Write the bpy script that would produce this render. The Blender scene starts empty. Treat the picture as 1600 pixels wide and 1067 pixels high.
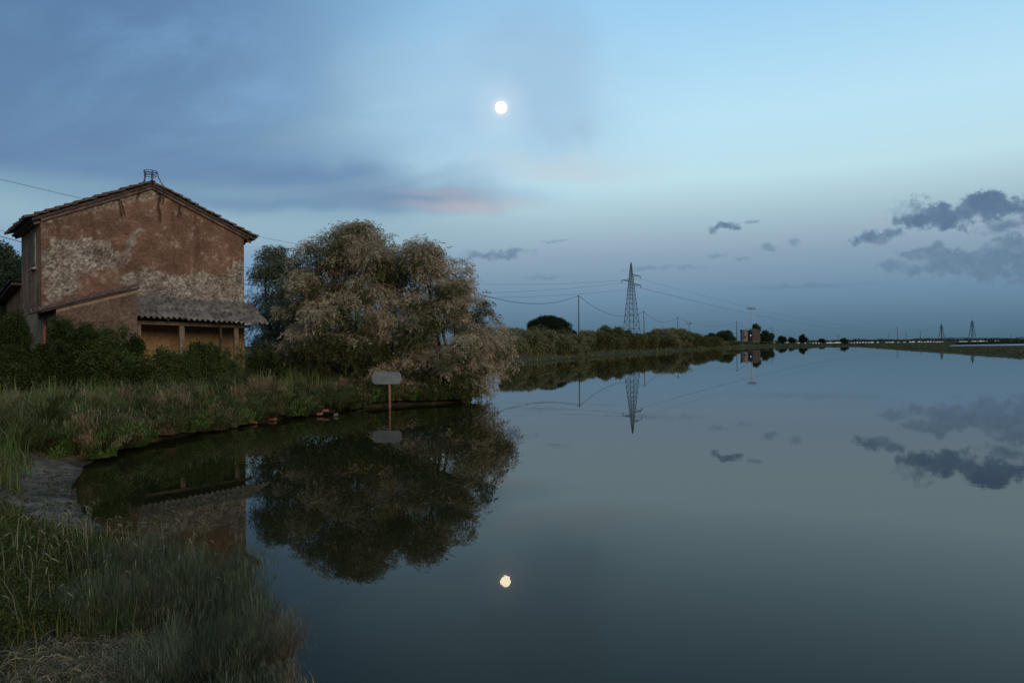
import bpy, math, random
import numpy as np
from mathutils import Vector, Matrix

# ------------------------------------------------------------------ camera, sky, sun, exposure
scene = bpy.context.scene
COL = scene.collection
R = math.radians
CAMZ, FPX, ROLL = 2.3, 1100.0, 0.009

cam = bpy.data.cameras.new("camera")
cam_o = bpy.data.objects.new("camera", cam)
COL.objects.link(cam_o)
cam_o.location = (0, 0, CAMZ)
cam_o.rotation_euler = (R(90 + 0.18), ROLL, 0)
cam.sensor_width = 36
cam.lens = 36 * FPX / 1600
cam.clip_start = 0.1
cam.clip_end = 40000
scene.camera = cam_o

scene.view_settings.view_transform = 'Standard'
scene.view_settings.look = 'None'
scene.view_settings.exposure = 0.0
scene.view_settings.gamma = 1.0
scene.view_settings.use_curve_mapping = False
scene.cycles.max_bounces = 8
scene.cycles.use_denoising = True

SUN_AZ, SUN_EL = 146.0, 17.0          # afterglow behind the camera, to its right


def lin(r, g, b):
    f = lambda c: c / 12.92 if c <= 0.04045 else ((c + 0.055) / 1.055) ** 2.4
    return (f(r / 255), f(g / 255), f(b / 255), 1.0)


class NT:
    """small helper to wire nodes"""
    def __init__(self, tree):
        self.t = tree
        self.t.nodes.clear()

    def n(self, typ, **kw):
        nd = self.t.nodes.new(typ)
        for k, v in kw.items():
            setattr(nd, k, v)
        return nd

    def link(self, a, b):
        self.t.links.new(a, b)

    def val(self, sock, v):
        if hasattr(v, 'is_linked') or isinstance(v, bpy.types.NodeSocket):
            self.link(v, sock)
        else:
            sock.default_value = v

    def math(self, op, a, b=0.0, c=None, clamp=False):
        nd = self.n('ShaderNodeMath', operation=op, use_clamp=clamp)
        self.val(nd.inputs[0], a)
        self.val(nd.inputs[1], b)
        if c is not None:
            self.val(nd.inputs[2], c)
        return nd.outputs[0]

    def smooth(self, v, lo, hi, a=0.0, b=1.0):
        nd = self.n('ShaderNodeMapRange', interpolation_type='SMOOTHSTEP')
        self.val(nd.inputs[0], v)
        nd.inputs[1].default_value, nd.inputs[2].default_value = lo, hi
        nd.inputs[3].default_value, nd.inputs[4].default_value = a, b
        return nd.outputs[0]

    def mix(self, fac, a, b, blend='MIX'):
        nd = self.n('ShaderNodeMix', data_type='RGBA', blend_type=blend)
        self.val(nd.inputs[0], fac)
        self.val(nd.inputs[6], a)
        self.val(nd.inputs[7], b)
        return nd.outputs[2]

    def noise(self, vec, scale, detail=4.0, rough=0.55, dist=0.0):
        nd = self.n('ShaderNodeTexNoise')
        if vec is not None:
            self.link(vec, nd.inputs['Vector'])
        nd.inputs['Scale'].default_value = scale
        nd.inputs['Detail'].default_value = detail
        nd.inputs['Roughness'].default_value = rough
        nd.inputs['Distortion'].default_value = dist
        return nd.outputs[0]

    def ramp(self, fac, stops, interp='EASE'):
        nd = self.n('ShaderNodeValToRGB')
        cr = nd.color_ramp
        cr.interpolation = interp
        cr.elements[0].position, cr.elements[0].color = stops[0]
        cr.elements[1].position, cr.elements[1].color = stops[-1]
        for p, c in stops[1:-1]:
            e = cr.elements.new(p)
            e.color = c
        self.link(fac, nd.inputs[0])
        return nd.outputs[0]

    def combine(self, x, y, z):
        nd = self.n('ShaderNodeCombineXYZ')
        self.val(nd.inputs[0], x); self.val(nd.inputs[1], y); self.val(nd.inputs[2], z)
        return nd.outputs[0]


def hor(px):
    return 537.0 - ROLL * (px - 800.0)


def px_dir(px, py):
    """azimuth / elevation in degrees of a point of the sky"""
    X = (px + ROLL * (537 - py) - 800) / FPX
    Z = (hor(px) - py) / FPX
    return math.degrees(math.atan(X)), math.degrees(math.atan2(Z, math.hypot(1, X)))


def build_world():
    w = bpy.data.worlds.new("World")
    scene.world = w
    w.use_nodes = True
    nt = NT(w.node_tree)
    tc = nt.n('ShaderNodeTexCoord')
    sep = nt.n('ShaderNodeSeparateXYZ')
    nt.link(tc.outputs['Generated'], sep.inputs[0])
    x, y, z = sep.outputs
    el = nt.math('MULTIPLY', nt.math('ARCSINE', z), 180 / math.pi)
    az = nt.math('MULTIPLY', nt.math('ARCTAN2', x, y), 180 / math.pi)
    elc = nt.math('MAXIMUM', el, 0.0)
    # clear twilight gradient: dusky band low down, pale band above it, deeper blue to the zenith
    t = nt.math('DIVIDE', elc, 90.0)
    clear = nt.ramp(t, [
        (0.0, lin(72, 103, 122)), (0.018, lin(82, 116, 142)), (0.042, lin(102, 135, 163)),
        (0.075, lin(133, 157, 178)), (0.105, lin(160, 186, 200)), (0.14, lin(186, 220, 230)),
        (0.19, lin(184, 224, 242)), (0.27, lin(160, 208, 240)), (0.36, lin(130, 184, 228)),
        (0.6, lin(82, 130, 182)), (1.0, lin(66, 110, 162))], 'LINEAR')
    # high veil of cloud to the left, streaked by perspective on a flat sheet
    den = nt.math('ADD', nt.math('MAXIMUM', z, 0.0), 0.10)
    pxv = nt.math('DIVIDE', x, den)
    pyv = nt.math('DIVIDE', y, den)
    sheet = nt.combine(nt.math('MULTIPLY', pxv, 0.55), nt.math('ADD', nt.math('MULTIPLY', pyv, 1.0), nt.math('MULTIPLY', pxv, 0.45)), 0.0)
    n1 = nt.noise(sheet, 0.62, 5.0, 0.5, 0.35)
    n2 = nt.noise(sheet, 1.7, 6.0, 0.58, 0.6)
    nn = nt.math('ADD', nt.math('MULTIPLY', n1, 0.52), nt.math('MULTIPLY', n2, 0.48))
    hx = nt.math('DIVIDE', x, nt.math('MAXIMUM', nt.math('SQRT', nt.math('ADD', nt.math('MULTIPLY', x, x), nt.math('MULTIPLY', y, y))), 0.001))
    left = nt.smooth(hx, 0.22, -0.55)
    edge = nt.math('ADD', left, nt.math('MULTIPLY', nt.math('SUBTRACT', nn, 0.5), 1.5))
    veil = nt.smooth(edge, 0.02, 0.95)
    # the veil ends above the horizon, leaving the paler strip below it
    low = nt.smooth(nt.math('ADD', el, nt.math('MULTIPLY', nt.math('SUBTRACT', n2, 0.5), 3.0)), 8.6, 11.5)
    veil = nt.math('MULTIPLY', veil, low)
    veilcol = nt.mix(nt.smooth(nn, 0.42, 0.60), lin(82, 117, 158), lin(122, 166, 205))
    veilcol = nt.mix(nt.smooth(el, 24.0, 11.0, 0.0, 0.8), veilcol, lin(96, 128, 163))
    veilcol = nt.mix(nt.math('MULTIPLY', nt.smooth(hx, -0.30, -0.68), 0.6), veilcol, lin(72, 106, 150))
    sky = nt.mix(nt.math('MULTIPLY', veil, 0.94), clear, veilcol)
    # left part of the low sky is a little bluer and darker
    sky = nt.mix(nt.math('MULTIPLY', nt.smooth(hx, -0.05, -0.5), nt.smooth(el, 9.5, 5.0, 0.0, 0.8)), sky, lin(106, 148, 188))
    sky = nt.mix(nt.math('MULTIPLY', nt.math('MULTIPLY', nt.smooth(hx, 0.1, -0.3), nt.smooth(el, 6.5, 9.0)), nt.smooth(el, 12.5, 10.5, 0.0, 0.7)), sky, lin(136, 170, 186))

    ae = nt.combine(az, el, 0.0)
    wob = nt.n('ShaderNodeTexNoise')
    nt.link(ae, wob.inputs['Vector'])
    wob.inputs['Scale'].default_value = 0.8
    wob.inputs['Detail'].default_value = 6.0
    wob.inputs['Roughness'].default_value = 0.62
    wv = nt.n('ShaderNodeVectorMath', operation='SUBTRACT')
    nt.link(wob.outputs[1], wv.inputs[0]); wv.inputs[1].default_value = (0.5, 0.5, 0.5)

    wob2 = nt.n('ShaderNodeTexNoise')
    nt.link(ae, wob2.inputs['Vector'])
    wob2.inputs['Scale'].default_value = 0.16
    wob2.inputs['Detail'].default_value = 2.5
    wv2 = nt.n('ShaderNodeVectorMath', operation='SUBTRACT')
    nt.link(wob2.outputs[1], wv2.inputs[0]); wv2.inputs[1].default_value = (0.5, 0.5, 0.5)

    thick = nt.noise(ae, 0.9, 5.0, 0.6)

    def blob(sky, px, py, wpx, hpx, col, amount, soft=0.55, wobble=1.0, grow=1.0):
        a0, e0 = px_dir(px, py)
        wa, we = wpx / FPX * 57.3, hpx / FPX * 57.3
        sc = nt.n('ShaderNodeVectorMath', operation='MULTIPLY_ADD')
        nt.link((wv2 if soft > 0.95 else wv).outputs[0], sc.inputs[0])
        sc.inputs[1].default_value = (wobble * (2.2 if soft > 0.95 else 2.9) * min(wa, 3), wobble * (2.2 if soft > 0.95 else 3.2) * min(we, 3), 0)
        nt.link(ae, sc.inputs[2])
        d = nt.n('ShaderNodeVectorMath', operation='SUBTRACT')
        nt.link(sc.outputs[0], d.inputs[0]); d.inputs[1].default_value = (a0, e0, 0)
        q = nt.n('ShaderNodeVectorMath', operation='MULTIPLY')
        nt.link(d.outputs[0], q.inputs[0]); q.inputs[1].default_value = (1 / wa, 1 / we, 0)
        ln = nt.n('ShaderNodeVectorMath', operation='LENGTH')
        nt.link(q.outputs[0], ln.inputs[0])
        m = nt.smooth(ln.outputs['Value'], 1.0 * grow, (1.0 - soft) * grow)
        if soft <= 0.95:
            m = nt.math('MULTIPLY', m, nt.smooth(thick, 0.30, 0.62, 0.62, 1.0))
        return nt.mix(nt.math('MULTIPLY', m, amount), sky, col)

    grey, pink, warm = lin(128, 148, 172), lin(190, 180, 182), lin(188, 206, 216)
    dk, dk2 = lin(86, 112, 142), lin(92, 119, 147)
    # thin cloud round the moon and its rosy lower lip
    sky = blob(sky, 790, 170, 330, 190, lin(168, 203, 228), 0.75, 1.0, 0.6)
    sky = blob(sky, 850, 110, 190, 170, lin(128, 158, 190), 0.26, 1.0, 1.8)
    sky = blob(sky, 905, 190, 70, 60, lin(140, 164, 186), 0.25, 1.0, 1.8)
    sky = blob(sky, 880, 262, 210, 38, warm, 0.75, 1.0, 0.9)
    sky = blob(sky, 640, 308, 270, 34, lin(106, 134, 168), 0.85, 1.0, 0.9)
    sky = blob(sky, 400, 318, 330, 20, lin(92, 124, 166), 0.6, 1.0, 0.9)
    sky = blob(sky, 725, 321, 150, 19, pink, 0.58, 1.0, 0.9)
    sky = blob(sky, 690, 300, 110, 12, lin(165, 168, 182), 0.6, 1.0, 0.7)
    sky = blob(sky, 500, 270, 330, 34, lin(92, 124, 163), 0.6, 1.0, 0.8)
    # dark ragged dusk clouds low on the right, and wisps over the pylon
    for (px, py, wp, hp, c, a, s) in [
            (1500, 332, 98, 25, dk, 0.95, 0.6), (1555, 322, 74, 18, dk, 0.9, 0.6), (1460, 346, 58, 14, dk, 0.9, 0.65), (1640, 325, 64, 19, dk, 0.9, 0.6),
            (1372, 369, 42, 12, dk, 0.9, 0.65), (1570, 355, 32, 10, dk, 0.8, 0.7), (1135, 355, 31, 10, dk, 0.95, 0.65), (1175, 347, 12, 4, dk2, 0.6, 0.8),
            (1198, 388, 15, 7, dk2, 0.6, 0.8), (1240, 380, 14, 8, dk2, 0.5, 0.8),
            (1430, 397, 30, 10, dk2, 0.75, 0.6), (1465, 386, 16, 8, dk2, 0.7, 0.6), (1390, 415, 28, 9, dk2, 0.6, 0.7),
            (1540, 410, 115, 26, dk2, 0.85, 0.6), (1590, 385, 60, 20, dk2, 0.8, 0.6), (1660, 400, 70, 30, dk2, 0.8, 0.6), (1460, 420, 60, 12, dk2, 0.6, 0.8),
            (770, 400, 75, 9, dk, 0.75, 0.9), (800, 393, 35, 6, dk, 0.7, 0.8), (865, 377, 25, 4, dk2, 0.4, 0.9), (1010, 418, 55, 6, dk2, 0.5, 0.9), (1075, 419, 30, 5, dk2, 0.5, 0.9), (850, 433, 60, 5, dk2, 0.45, 0.9),
            (1115, 400, 22, 5, dk2, 0.5, 0.9), (1160, 404, 20, 5, dk2, 0.45, 0.9), (1250, 448, 160, 6, lin(92, 120, 147), 0.45, 0.9)]:
        sky = blob(sky, px, py, wp, hp, c, a, s)
    # the small glow of the moon in the thin cloud
    sky = blob(sky, 783, 168, 60, 60, lin(205, 226, 240), 0.45, 1.0, 0.0)
    sky = blob(sky, 783, 168, 20, 20, lin(235, 243, 248), 0.7, 1.0, 0.0)

    ns = nt.n('ShaderNodeTexSky', sky_type='NISHITA')
    ns.sun_disc = False
    ns.sun_elevation = R(SUN_EL)
    ns.sun_rotation = R(SUN_AZ)
    ns.altitude = 0
    ns.dust_density = 1.5
    b1 = nt.n('ShaderNodeBackground'); nt.link(sky, b1.inputs[0]); b1.inputs[1].default_value = 1.0
    b2 = nt.n('ShaderNodeBackground'); nt.link(ns.outputs[0], b2.inputs[0]); b2.inputs[1].default_value = 0.006
    ad = nt.n('ShaderNodeAddShader')
    nt.link(b1.outputs[0], ad.inputs[0]); nt.link(b2.outputs[0], ad.inputs[1])
    out = nt.n('ShaderNodeOutputWorld')
    nt.link(ad.outputs[0], out.inputs[0])
    w.cycles.sampling_method = 'MANUAL'
    w.cycles.sample_map_resolution = 512


build_world()

sun = bpy.data.lights.new("sun", 'SUN')
sun.energy = 1.35
sun.angle = R(22)
sun.color = (1.0, 0.78, 0.55)
sun_o = bpy.data.objects.new("sun", sun)
COL.objects.link(sun_o)
_d = Vector((math.sin(R(SUN_AZ)) * math.cos(R(SUN_EL)), math.cos(R(SUN_AZ)) * math.cos(R(SUN_EL)), math.sin(R(SUN_EL))))
sun_o.rotation_euler = (-_d).to_track_quat('-Z', 'Y').to_euler()

# ------------------------------------------------------------------ helpers
rng = np.random.default_rng(11)
random.seed(5)


def P(px, py, d):
    """point at distance d along +Y that the photograph shows at (px, py)"""
    return np.array([(px + ROLL * (537 - py) - 800) / FPX * d, d, CAMZ + (hor(px) - py) / FPX * d])


def tag(o, label=None, cat=None, group=None, kind=None):
    for k, v in (("label", label), ("category", cat), ("group", group), ("kind", kind)):
        if v:
            o[k] = v
    return o


def empty(name, loc=(0, 0, 0), rz=0.0):
    o = bpy.data.objects.new(name, None)
    COL.objects.link(o)
    o.empty_display_size = 0.2
    o.location = loc
    o.rotation_euler = (0, 0, rz)
    return o


def mesh_np(name, V, F, mat, parent=None, col=None, smooth=False):
    V = np.asarray(V, np.float32).reshape(-1, 3)
    F = np.asarray(F, np.int32)
    k = F.shape[1]
    me = bpy.data.meshes.new(name)
    me.vertices.add(len(V)); me.vertices.foreach_set("co", V.ravel())
    me.loops.add(F.size); me.loops.foreach_set("vertex_index", F.ravel())
    me.polygons.add(len(F))
    me.polygons.foreach_set("loop_start", np.arange(0, F.size, k, dtype=np.int32))
    me.polygons.foreach_set("loop_total", np.full(len(F), k, np.int32))
    if smooth:
        me.polygons.foreach_set("use_smooth", np.ones(len(F), bool))
    if col is not None:
        a = me.color_attributes.new("Col", 'FLOAT_COLOR', 'POINT')
        c = np.ones((len(V), 4), np.float32); c[:, :3] = col
        a.data.foreach_set("color", c.ravel())
    me.update(calc_edges=True)
    me.materials.append(mat)
    o = bpy.data.objects.new(name, me)
    COL.objects.link(o)
    if parent is not None:
        o.parent = parent
    return o


class MB:
    """collects quads/tris of one part"""
    def __init__(self):
        self.v, self.f = [], []

    def add(self, vs, fs):
        b = len(self.v)
        self.v += [tuple(map(float, p)) for p in vs]
        self.f += [tuple(b + i for i in f) for f in fs]

    def hexa(self, p):
        """8 corners: bottom 0-3, top 4-7"""
        self.add(p, [(3, 2, 1, 0), (4, 5, 6, 7), (0, 1, 5, 4), (1, 2, 6, 5), (2, 3, 7, 6), (3, 0, 4, 7)])

    def box(self, x0, x1, y0, y1, z0, z1):
        self.hexa([(x0, y0, z0), (x1, y0, z0), (x1, y1, z0), (x0, y1, z0), (x0, y0, z1), (x1, y0, z1), (x1, y1, z1), (x0, y1, z1)])

    def tube(self, pts, r, n=6, cap=True):
        pts = [Vector(p) for p in pts]
        rs = r if isinstance(r, (list, tuple)) else [r] * len(pts)
        b = len(self.v)
        prev = None
        for i, p in enumerate(pts):
            t = (pts[min(i + 1, len(pts) - 1)] - pts[max(i - 1, 0)]).normalized()
            u = t.cross(Vector((0, 0, 1)))
            if u.length < 0.05:
                u = t.cross(Vector((1, 0, 0)))
            u.normalize()
            if prev is not None:
                u = (prev - t * prev.dot(t)).normalized()
            prev = u
            w = t.cross(u)
            for k in range(n):
                a = 2 * math.pi * k / n
                q = p + (u * math.cos(a) + w * math.sin(a)) * rs[i]
                self.v.append(tuple(q))
        for i in range(len(pts) - 1):
            for k in range(n):
                a0, a1 = b + i * n + k, b + i * n + (k + 1) % n
                self.f.append((a0, a1, a1 + n, a0 + n))
        if cap:
            self.f.append(tuple(b + k for k in reversed(range(n))))
            self.f.append(tuple(b + (len(pts) - 1) * n + k for k in range(n)))

    def build(self, name, mat, parent=None, smooth=False, bevel=0.0):
        me = bpy.data.meshes.new(name)
        me.from_pydata(self.v, [], self.f)
        if smooth:
            me.polygons.foreach_set("use_smooth", np.ones(len(me.polygons), bool))
        me.update()
        me.materials.append(mat)
        o = bpy.data.objects.new(name, me)
        COL.objects.link(o)
        if parent is not None:
            o.parent = parent
        if bevel:
            m = o.modifiers.new("bevel", 'BEVEL'); m.width = bevel; m.segments = 1; m.limit_method = 'ANGLE'
        return o


def copy_tree(o, parent=None):
    c = o.copy(); COL.objects.link(c)
    c.parent = parent
    for ch in list(o.children):
        copy_tree(ch, c)
    return c


def _hash(ix, iy, seed):
    n = (ix.astype(np.int64) * 374761393 + iy.astype(np.int64) * 668265263 + seed * 974711) & 0x7fffffff
    n = ((n ^ (n >> 13)) * 1274126177) & 0x7fffffff
    return ((n ^ (n >> 16)) & 0xffff) / 65535.0


def vnoise(x, y, seed=0):
    x = np.asarray(x, float); y = np.asarray(y, float)
    ix, iy = np.floor(x), np.floor(y)
    fx, fy = x - ix, y - iy
    fx = fx * fx * (3 - 2 * fx); fy = fy * fy * (3 - 2 * fy)
    a, b = _hash(ix, iy, seed), _hash(ix + 1, iy, seed)
    c, d = _hash(ix, iy + 1, seed), _hash(ix + 1, iy + 1, seed)
    return (a * (1 - fx) + b * fx) * (1 - fy) + (c * (1 - fx) + d * fx) * fy


def fbm(x, y, seed=0, octv=5, gain=0.5):
    s, a, t = 0.0, 1.0, 0.0
    for i in range(octv):
        s = s + a * vnoise(np.asarray(x) * 2 ** i + 17.3 * i, np.asarray(y) * 2 ** i + 5.1 * i, seed + i)
        t += a; a *= gain
    return s / t


def sstep(v, a, b):
    t = np.clip((np.asarray(v, float) - a) / (b - a), 0, 1)
    return t * t * (3 - 2 * t)


def poly_sd(x, y, poly):
    """signed distance, positive inside"""
    x = np.asarray(x, float); y = np.asarray(y, float)
    d = np.full(x.shape, 1e18); ins = np.zeros(x.shape, bool)
    n = len(poly)
    for i in range(n):
        ax, ay = poly[i]; bx, by = poly[(i + 1) % n]
        ex, ey = bx - ax, by - ay
        t = np.clip(((x - ax) * ex + (y - ay) * ey) / (ex * ex + ey * ey), 0, 1)
        d = np.minimum(d, (x - ax - t * ex) ** 2 + (y - ay - t * ey) ** 2)
        cr = ((ay > y) != (by > y)) & (x < ex * (y - ay) / (ey if ey != 0 else 1e-9) + ax)
        ins ^= cr
    return np.sqrt(d) * np.where(ins, 1, -1)


def rot_mats(yaw, pitch, roll):
    cy, sy, cp, sp, cr, sr = np.cos(yaw), np.sin(yaw), np.cos(pitch), np.sin(pitch), np.cos(roll), np.sin(roll)
    M = np.empty((len(yaw), 3, 3))
    M[:, 0, 0] = cy * cp; M[:, 0, 1] = cy * sp * sr - sy * cr; M[:, 0, 2] = cy * sp * cr + sy * sr
    M[:, 1, 0] = sy * cp; M[:, 1, 1] = sy * sp * sr + cy * cr; M[:, 1, 2] = sy * sp * cr - cy * sr
    M[:, 2, 0] = -sp; M[:, 2, 1] = cp * sr; M[:, 2, 2] = cp * cr
    return M


def inst(tv, tf, pos, M, scale, col=None):
    """stamp a template mesh at many places"""
    n, k = len(pos), len(tv)
    V = np.einsum('nij,kj->nki', M, tv) * np.asarray(scale).reshape(-1, 1, 1) + pos[:, None, :]
    F = (tf[None] + (np.arange(n) * k)[:, None, None]).reshape(-1, tf.shape[1])
    C = None if col is None else np.repeat(col, k, axis=0)
    return V.reshape(-1, 3), F, C


def join(parts):
    V, F, C, b = [], [], [], 0
    for v, f, c in parts:
        V.append(v); F.append(f + b); b += len(v)
        if c is not None:
            C.append(c)
    return np.concatenate(V), np.concatenate(F), (np.concatenate(C) if C else None)


def leaf_clump(n, seed, leaf=(0.22, 0.09), spread=0.5, droop=0.0):
    """n little pointed leaves (rhombs folded of 2 tris) inside a unit ball"""
    r = np.random.default_rng(seed)
    V, F = [], []
    for i in range(n):
        c = r.normal(size=3); c = c / np.linalg.norm(c) * spread * r.random() ** 0.4
        d = r.normal(size=3) + np.array([0, 0, 0.2 - droop]); d /= np.linalg.norm(d)
        s = np.cross(d, r.normal(size=3)); s /= np.linalg.norm(s)
        L, W = leaf[0] * r.uniform(.7, 1.3), leaf[1] * r.uniform(.7, 1.3)
        b = len(V)
        V += [c, c + d * L * .5 + s * W, c + d * L, c + d * L * .5 - s * W]
        F += [(b, b + 1, b + 2), (b, b + 2, b + 3)]
    return np.array(V), np.array(F)


def plume(n, seed):
    """drooping feathery spray of the tamarisk, about 1 unit long, starting at the origin along +X"""
    r = np.random.default_rng(seed)
    V, F = [], []
    for i in range(n):
        t = r.random() ** 0.8
        c = np.array([t * .75, 0, -0.55 * t * t + 0.12 * t]) + r.normal(size=3) * 0.09 * (1.15 - t)
        d = np.array([.75, 0, -1.1 * t + .1]) + r.normal(size=3) * .55
        d /= np.linalg.norm(d)
        s = np.cross(d, r.normal(size=3)); s /= np.linalg.norm(s)
        L, W = r.uniform(.14, .26), r.uniform(.016, .032)
        b = len(V)
        V += [c, c + d * L * .5 + s * W, c + d * L, c + d * L * .5 - s * W]
        F += [(b, b + 1, b + 2), (b, b + 2, b + 3)]
    return np.array(V), np.array(F)


def blades(pos, h, w, yaw, lean, col, curve=1.0, tipcol=None):
    """bent grass blades, 3 tris each"""
    n = len(pos)
    dx, dy = np.cos(yaw), np.sin(yaw)
    sx, sy = -dy, dx
    V = np.zeros((n, 5, 3))
    off = lambda t: lean * h * t ** (1 + curve)
    for j, (t, ws, sg) in enumerate([(0, 1, -1), (0, 1, 1), (.55, .75, -1), (.55, .75, 1), (1, 0, 0)]):
        o = off(t)
        V[:, j, 0] = pos[:, 0] + dx * o + sx * w * ws * sg * .5
        V[:, j, 1] = pos[:, 1] + dy * o + sy * w * ws * sg * .5
        V[:, j, 2] = pos[:, 2] + h * (t - 0.25 * lean * t * t)
    F = np.array([(0, 1, 3), (0, 3, 2), (2, 3, 4)])[None] + (np.arange(n) * 5)[:, None, None]
    C = np.repeat(col[:, None, :], 5, axis=1)
    if tipcol is not None:
        C[:, 4] = tipcol; C[:, 2:4] = C[:, 2:4] * .6 + tipcol[:, None, :] * .4
    return V.reshape(-1, 3), F.reshape(-1, 3), C.reshape(-1, 3)


def pick(cols, n, jitter=0.25, p=None):
    cols = np.array(cols, float)
    c = cols[rng.choice(len(cols), n, p=p)]
    return np.clip(c * rng.uniform(1 - jitter, 1 + jitter, (n, 1)) * rng.uniform(.92, 1.08, (n, 3)), 0, 1)


# ------------------------------------------------------------------ materials
def mat_plain(name, col, rough=0.8, var=0.25, scale=6.0, metallic=0.0, bump=0.0, spec=0.3, col2=None):
    m = bpy.data.materials.new(name); m.use_nodes = True
    nt = NT(m.node_tree)
    out = nt.n('ShaderNodeOutputMaterial'); p = nt.n('ShaderNodeBsdfPrincipled')
    nt.link(p.outputs[0], out.inputs[0])
    tc = nt.n('ShaderNodeTexCoord')
    f = nt.noise(tc.outputs['Object'], scale, 6.0, 0.6)
    c1 = tuple(c * (1 - var) for c in col) + (1,)
    c2 = tuple(min(1, c * (1 + var)) for c in (col2 or col)) + (1,)
    nt.link(nt.mix(nt.smooth(f, .32, .68), c1, c2), p.inputs['Base Color'])
    p.inputs['Roughness'].default_value = rough
    p.inputs['Metallic'].default_value = metallic
    p.inputs['Specular IOR Level'].default_value = spec
    if bump:
        b = nt.n('ShaderNodeBump'); b.inputs['Strength'].default_value = 0.6; b.inputs['Distance'].default_value = bump
        nt.link(nt.noise(tc.outputs['Object'], scale * 3, 6.0, .65), b.inputs['Height'])
        nt.link(b.outputs[0], p.inputs['Normal'])
    return m


def mat_attr(name, rough=0.75, spec=0.2, noise=0.0, nscale=8.0, bump=0.0, bscale=30.0, trans=0.0):
    m = bpy.data.materials.new(name); m.use_nodes = True
    nt = NT(m.node_tree)
    out = nt.n('ShaderNodeOutputMaterial'); p = nt.n('ShaderNodeBsdfPrincipled')
    at = nt.n('ShaderNodeAttribute'); at.attribute_name = "Col"
    c = at.outputs[0]
    tc = nt.n('ShaderNodeTexCoord')
    if noise:
        f = nt.noise(tc.outputs['Object'], nscale, 7.0, 0.65)
        g = nt.smooth(f, .25, .75, 1 - noise, 1 + noise)
        vm = nt.n('ShaderNodeVectorMath', operation='SCALE')
        nt.link(c, vm.inputs[0]); nt.link(g, vm.inputs['Scale'])
        c = vm.outputs[0]
    nt.link(c, p.inputs['Base Color'])
    p.inputs['Roughness'].default_value = rough
    p.inputs['Specular IOR Level'].default_value = spec
    if bump:
        b = nt.n('ShaderNodeBump'); b.inputs['Strength'].default_value = 0.7; b.inputs['Distance'].default_value = bump
        nt.link(nt.noise(tc.outputs['Object'], bscale, 8.0, .7), b.inputs['Height'])
        nt.link(b.outputs[0], p.inputs['Normal'])
    if trans:
        t = nt.n('ShaderNodeBsdfTranslucent'); nt.link(c, t.inputs[0])
        mx = nt.n('ShaderNodeMixShader'); mx.inputs[0].default_value = trans
        nt.link(p.outputs[0], mx.inputs[1]); nt.link(t.outputs[0], mx.inputs[2])
        nt.link(mx.outputs[0], out.inputs[0])
    else:
        nt.link(p.outputs[0], out.inputs[0])
    return m


def mat_emit(name, col, strength):
    m = bpy.data.materials.new(name); m.use_nodes = True
    nt = NT(m.node_tree)
    out = nt.n('ShaderNodeOutputMaterial'); e = nt.n('ShaderNodeEmission')
    tc = nt.n('ShaderNodeTexCoord')
    f = nt.noise(tc.outputs['Object'], 0.035 if strength > 2 else 1.0, 3.0)
    nt.link(nt.mix(nt.smooth(f, .4, .62), tuple(c * .9 for c in col) + (1,), tuple(col) + (1,)), e.inputs[0])
    e.inputs[1].default_value = strength
    nt.link(e.outputs[0], out.inputs[0])
    return m


def mat_water():
    m = bpy.data.materials.new("water"); m.use_nodes = True
    nt = NT(m.node_tree)
    out = nt.n('ShaderNodeOutputMaterial'); p = nt.n('ShaderNodeBsdfPrincipled')
    nt.link(p.outputs[0], out.inputs[0])
    tc = nt.n('ShaderNodeTexCoord')
    f = nt.noise(tc.outputs['Object'], .15, 3.0)
    nt.link(nt.mix(f, (0.014, 0.014, 0.004, 1), (0.019, 0.019, 0.006, 1)), p.inputs['Base Color'])
    p.inputs['IOR'].default_value = 1.2
    p.inputs['Specular Tint'].default_value = (0.96, 1.0, 0.72, 1)
    p.inputs['Roughness'].default_value = 0.012
    p.inputs['Specular IOR Level'].default_value = 0.5
    mp = nt.n('ShaderNodeMapping'); nt.link(tc.outputs['Object'], mp.inputs[0])
    mp.inputs['Scale'].default_value = (1.0, 1.6, 1)
    b = nt.n('ShaderNodeBump'); b.inputs['Strength'].default_value = 1.0; b.inputs['Distance'].default_value = 0.00035
    nt.link(nt.noise(mp.outputs[0], 1.6, 2.0, .5, .3), b.inputs['Height'])
    nt.link(b.outputs[0], p.inputs['Normal'])
    return m


M_ground = mat_attr("soil", 1.0, 0.0, 0.5, 3.0, 0.03, 14.0)
M_mud = M_ground
M_water = mat_water()
M_leaf = mat_attr("foliage", 0.8, 0.04, trans=0.15)
M_grass = mat_attr("grass_blades", 0.8, 0.04, trans=0.15)
M_plaster = mat_attr("old_plaster", 1.0, 0.03, 0.36, 10.0, 0.025, 30.0)
M_bark = mat_plain("bark", (0.075, 0.058, 0.045), 0.95, 0.4, 9, bump=0.02)
M_tile = mat_plain("terracotta_tile", (0.125, 0.075, 0.056), 0.95, 0.5, 3.5, bump=0.01)
M_wood = mat_plain("weathered_wood", (0.16, 0.115, 0.08), 0.9, 0.35, 7, bump=0.008)
M_darkwood = mat_plain("dark_wood", (0.055, 0.042, 0.034), 0.9, 0.35, 7)
M_fibre = mat_plain("fibre_cement", (0.15, 0.125, 0.10), 1.0, 0.5, 3.0, bump=0.01)
M_iron = mat_plain("rusty_iron", (0.03, 0.026, 0.024), 0.8, 0.3, 20)
M_reddoor = mat_plain("red_brown_door", (0.14, 0.05, 0.035), 0.85, 0.3, 5)
M_greenpaint = mat_plain("faded_green_paint", (0.075, 0.09, 0.065), 0.85, 0.3, 8)
M_brick = mat_plain("red_brick", (0.19, 0.08, 0.052), 0.95, 0.35, 9, bump=0.006)
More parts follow.
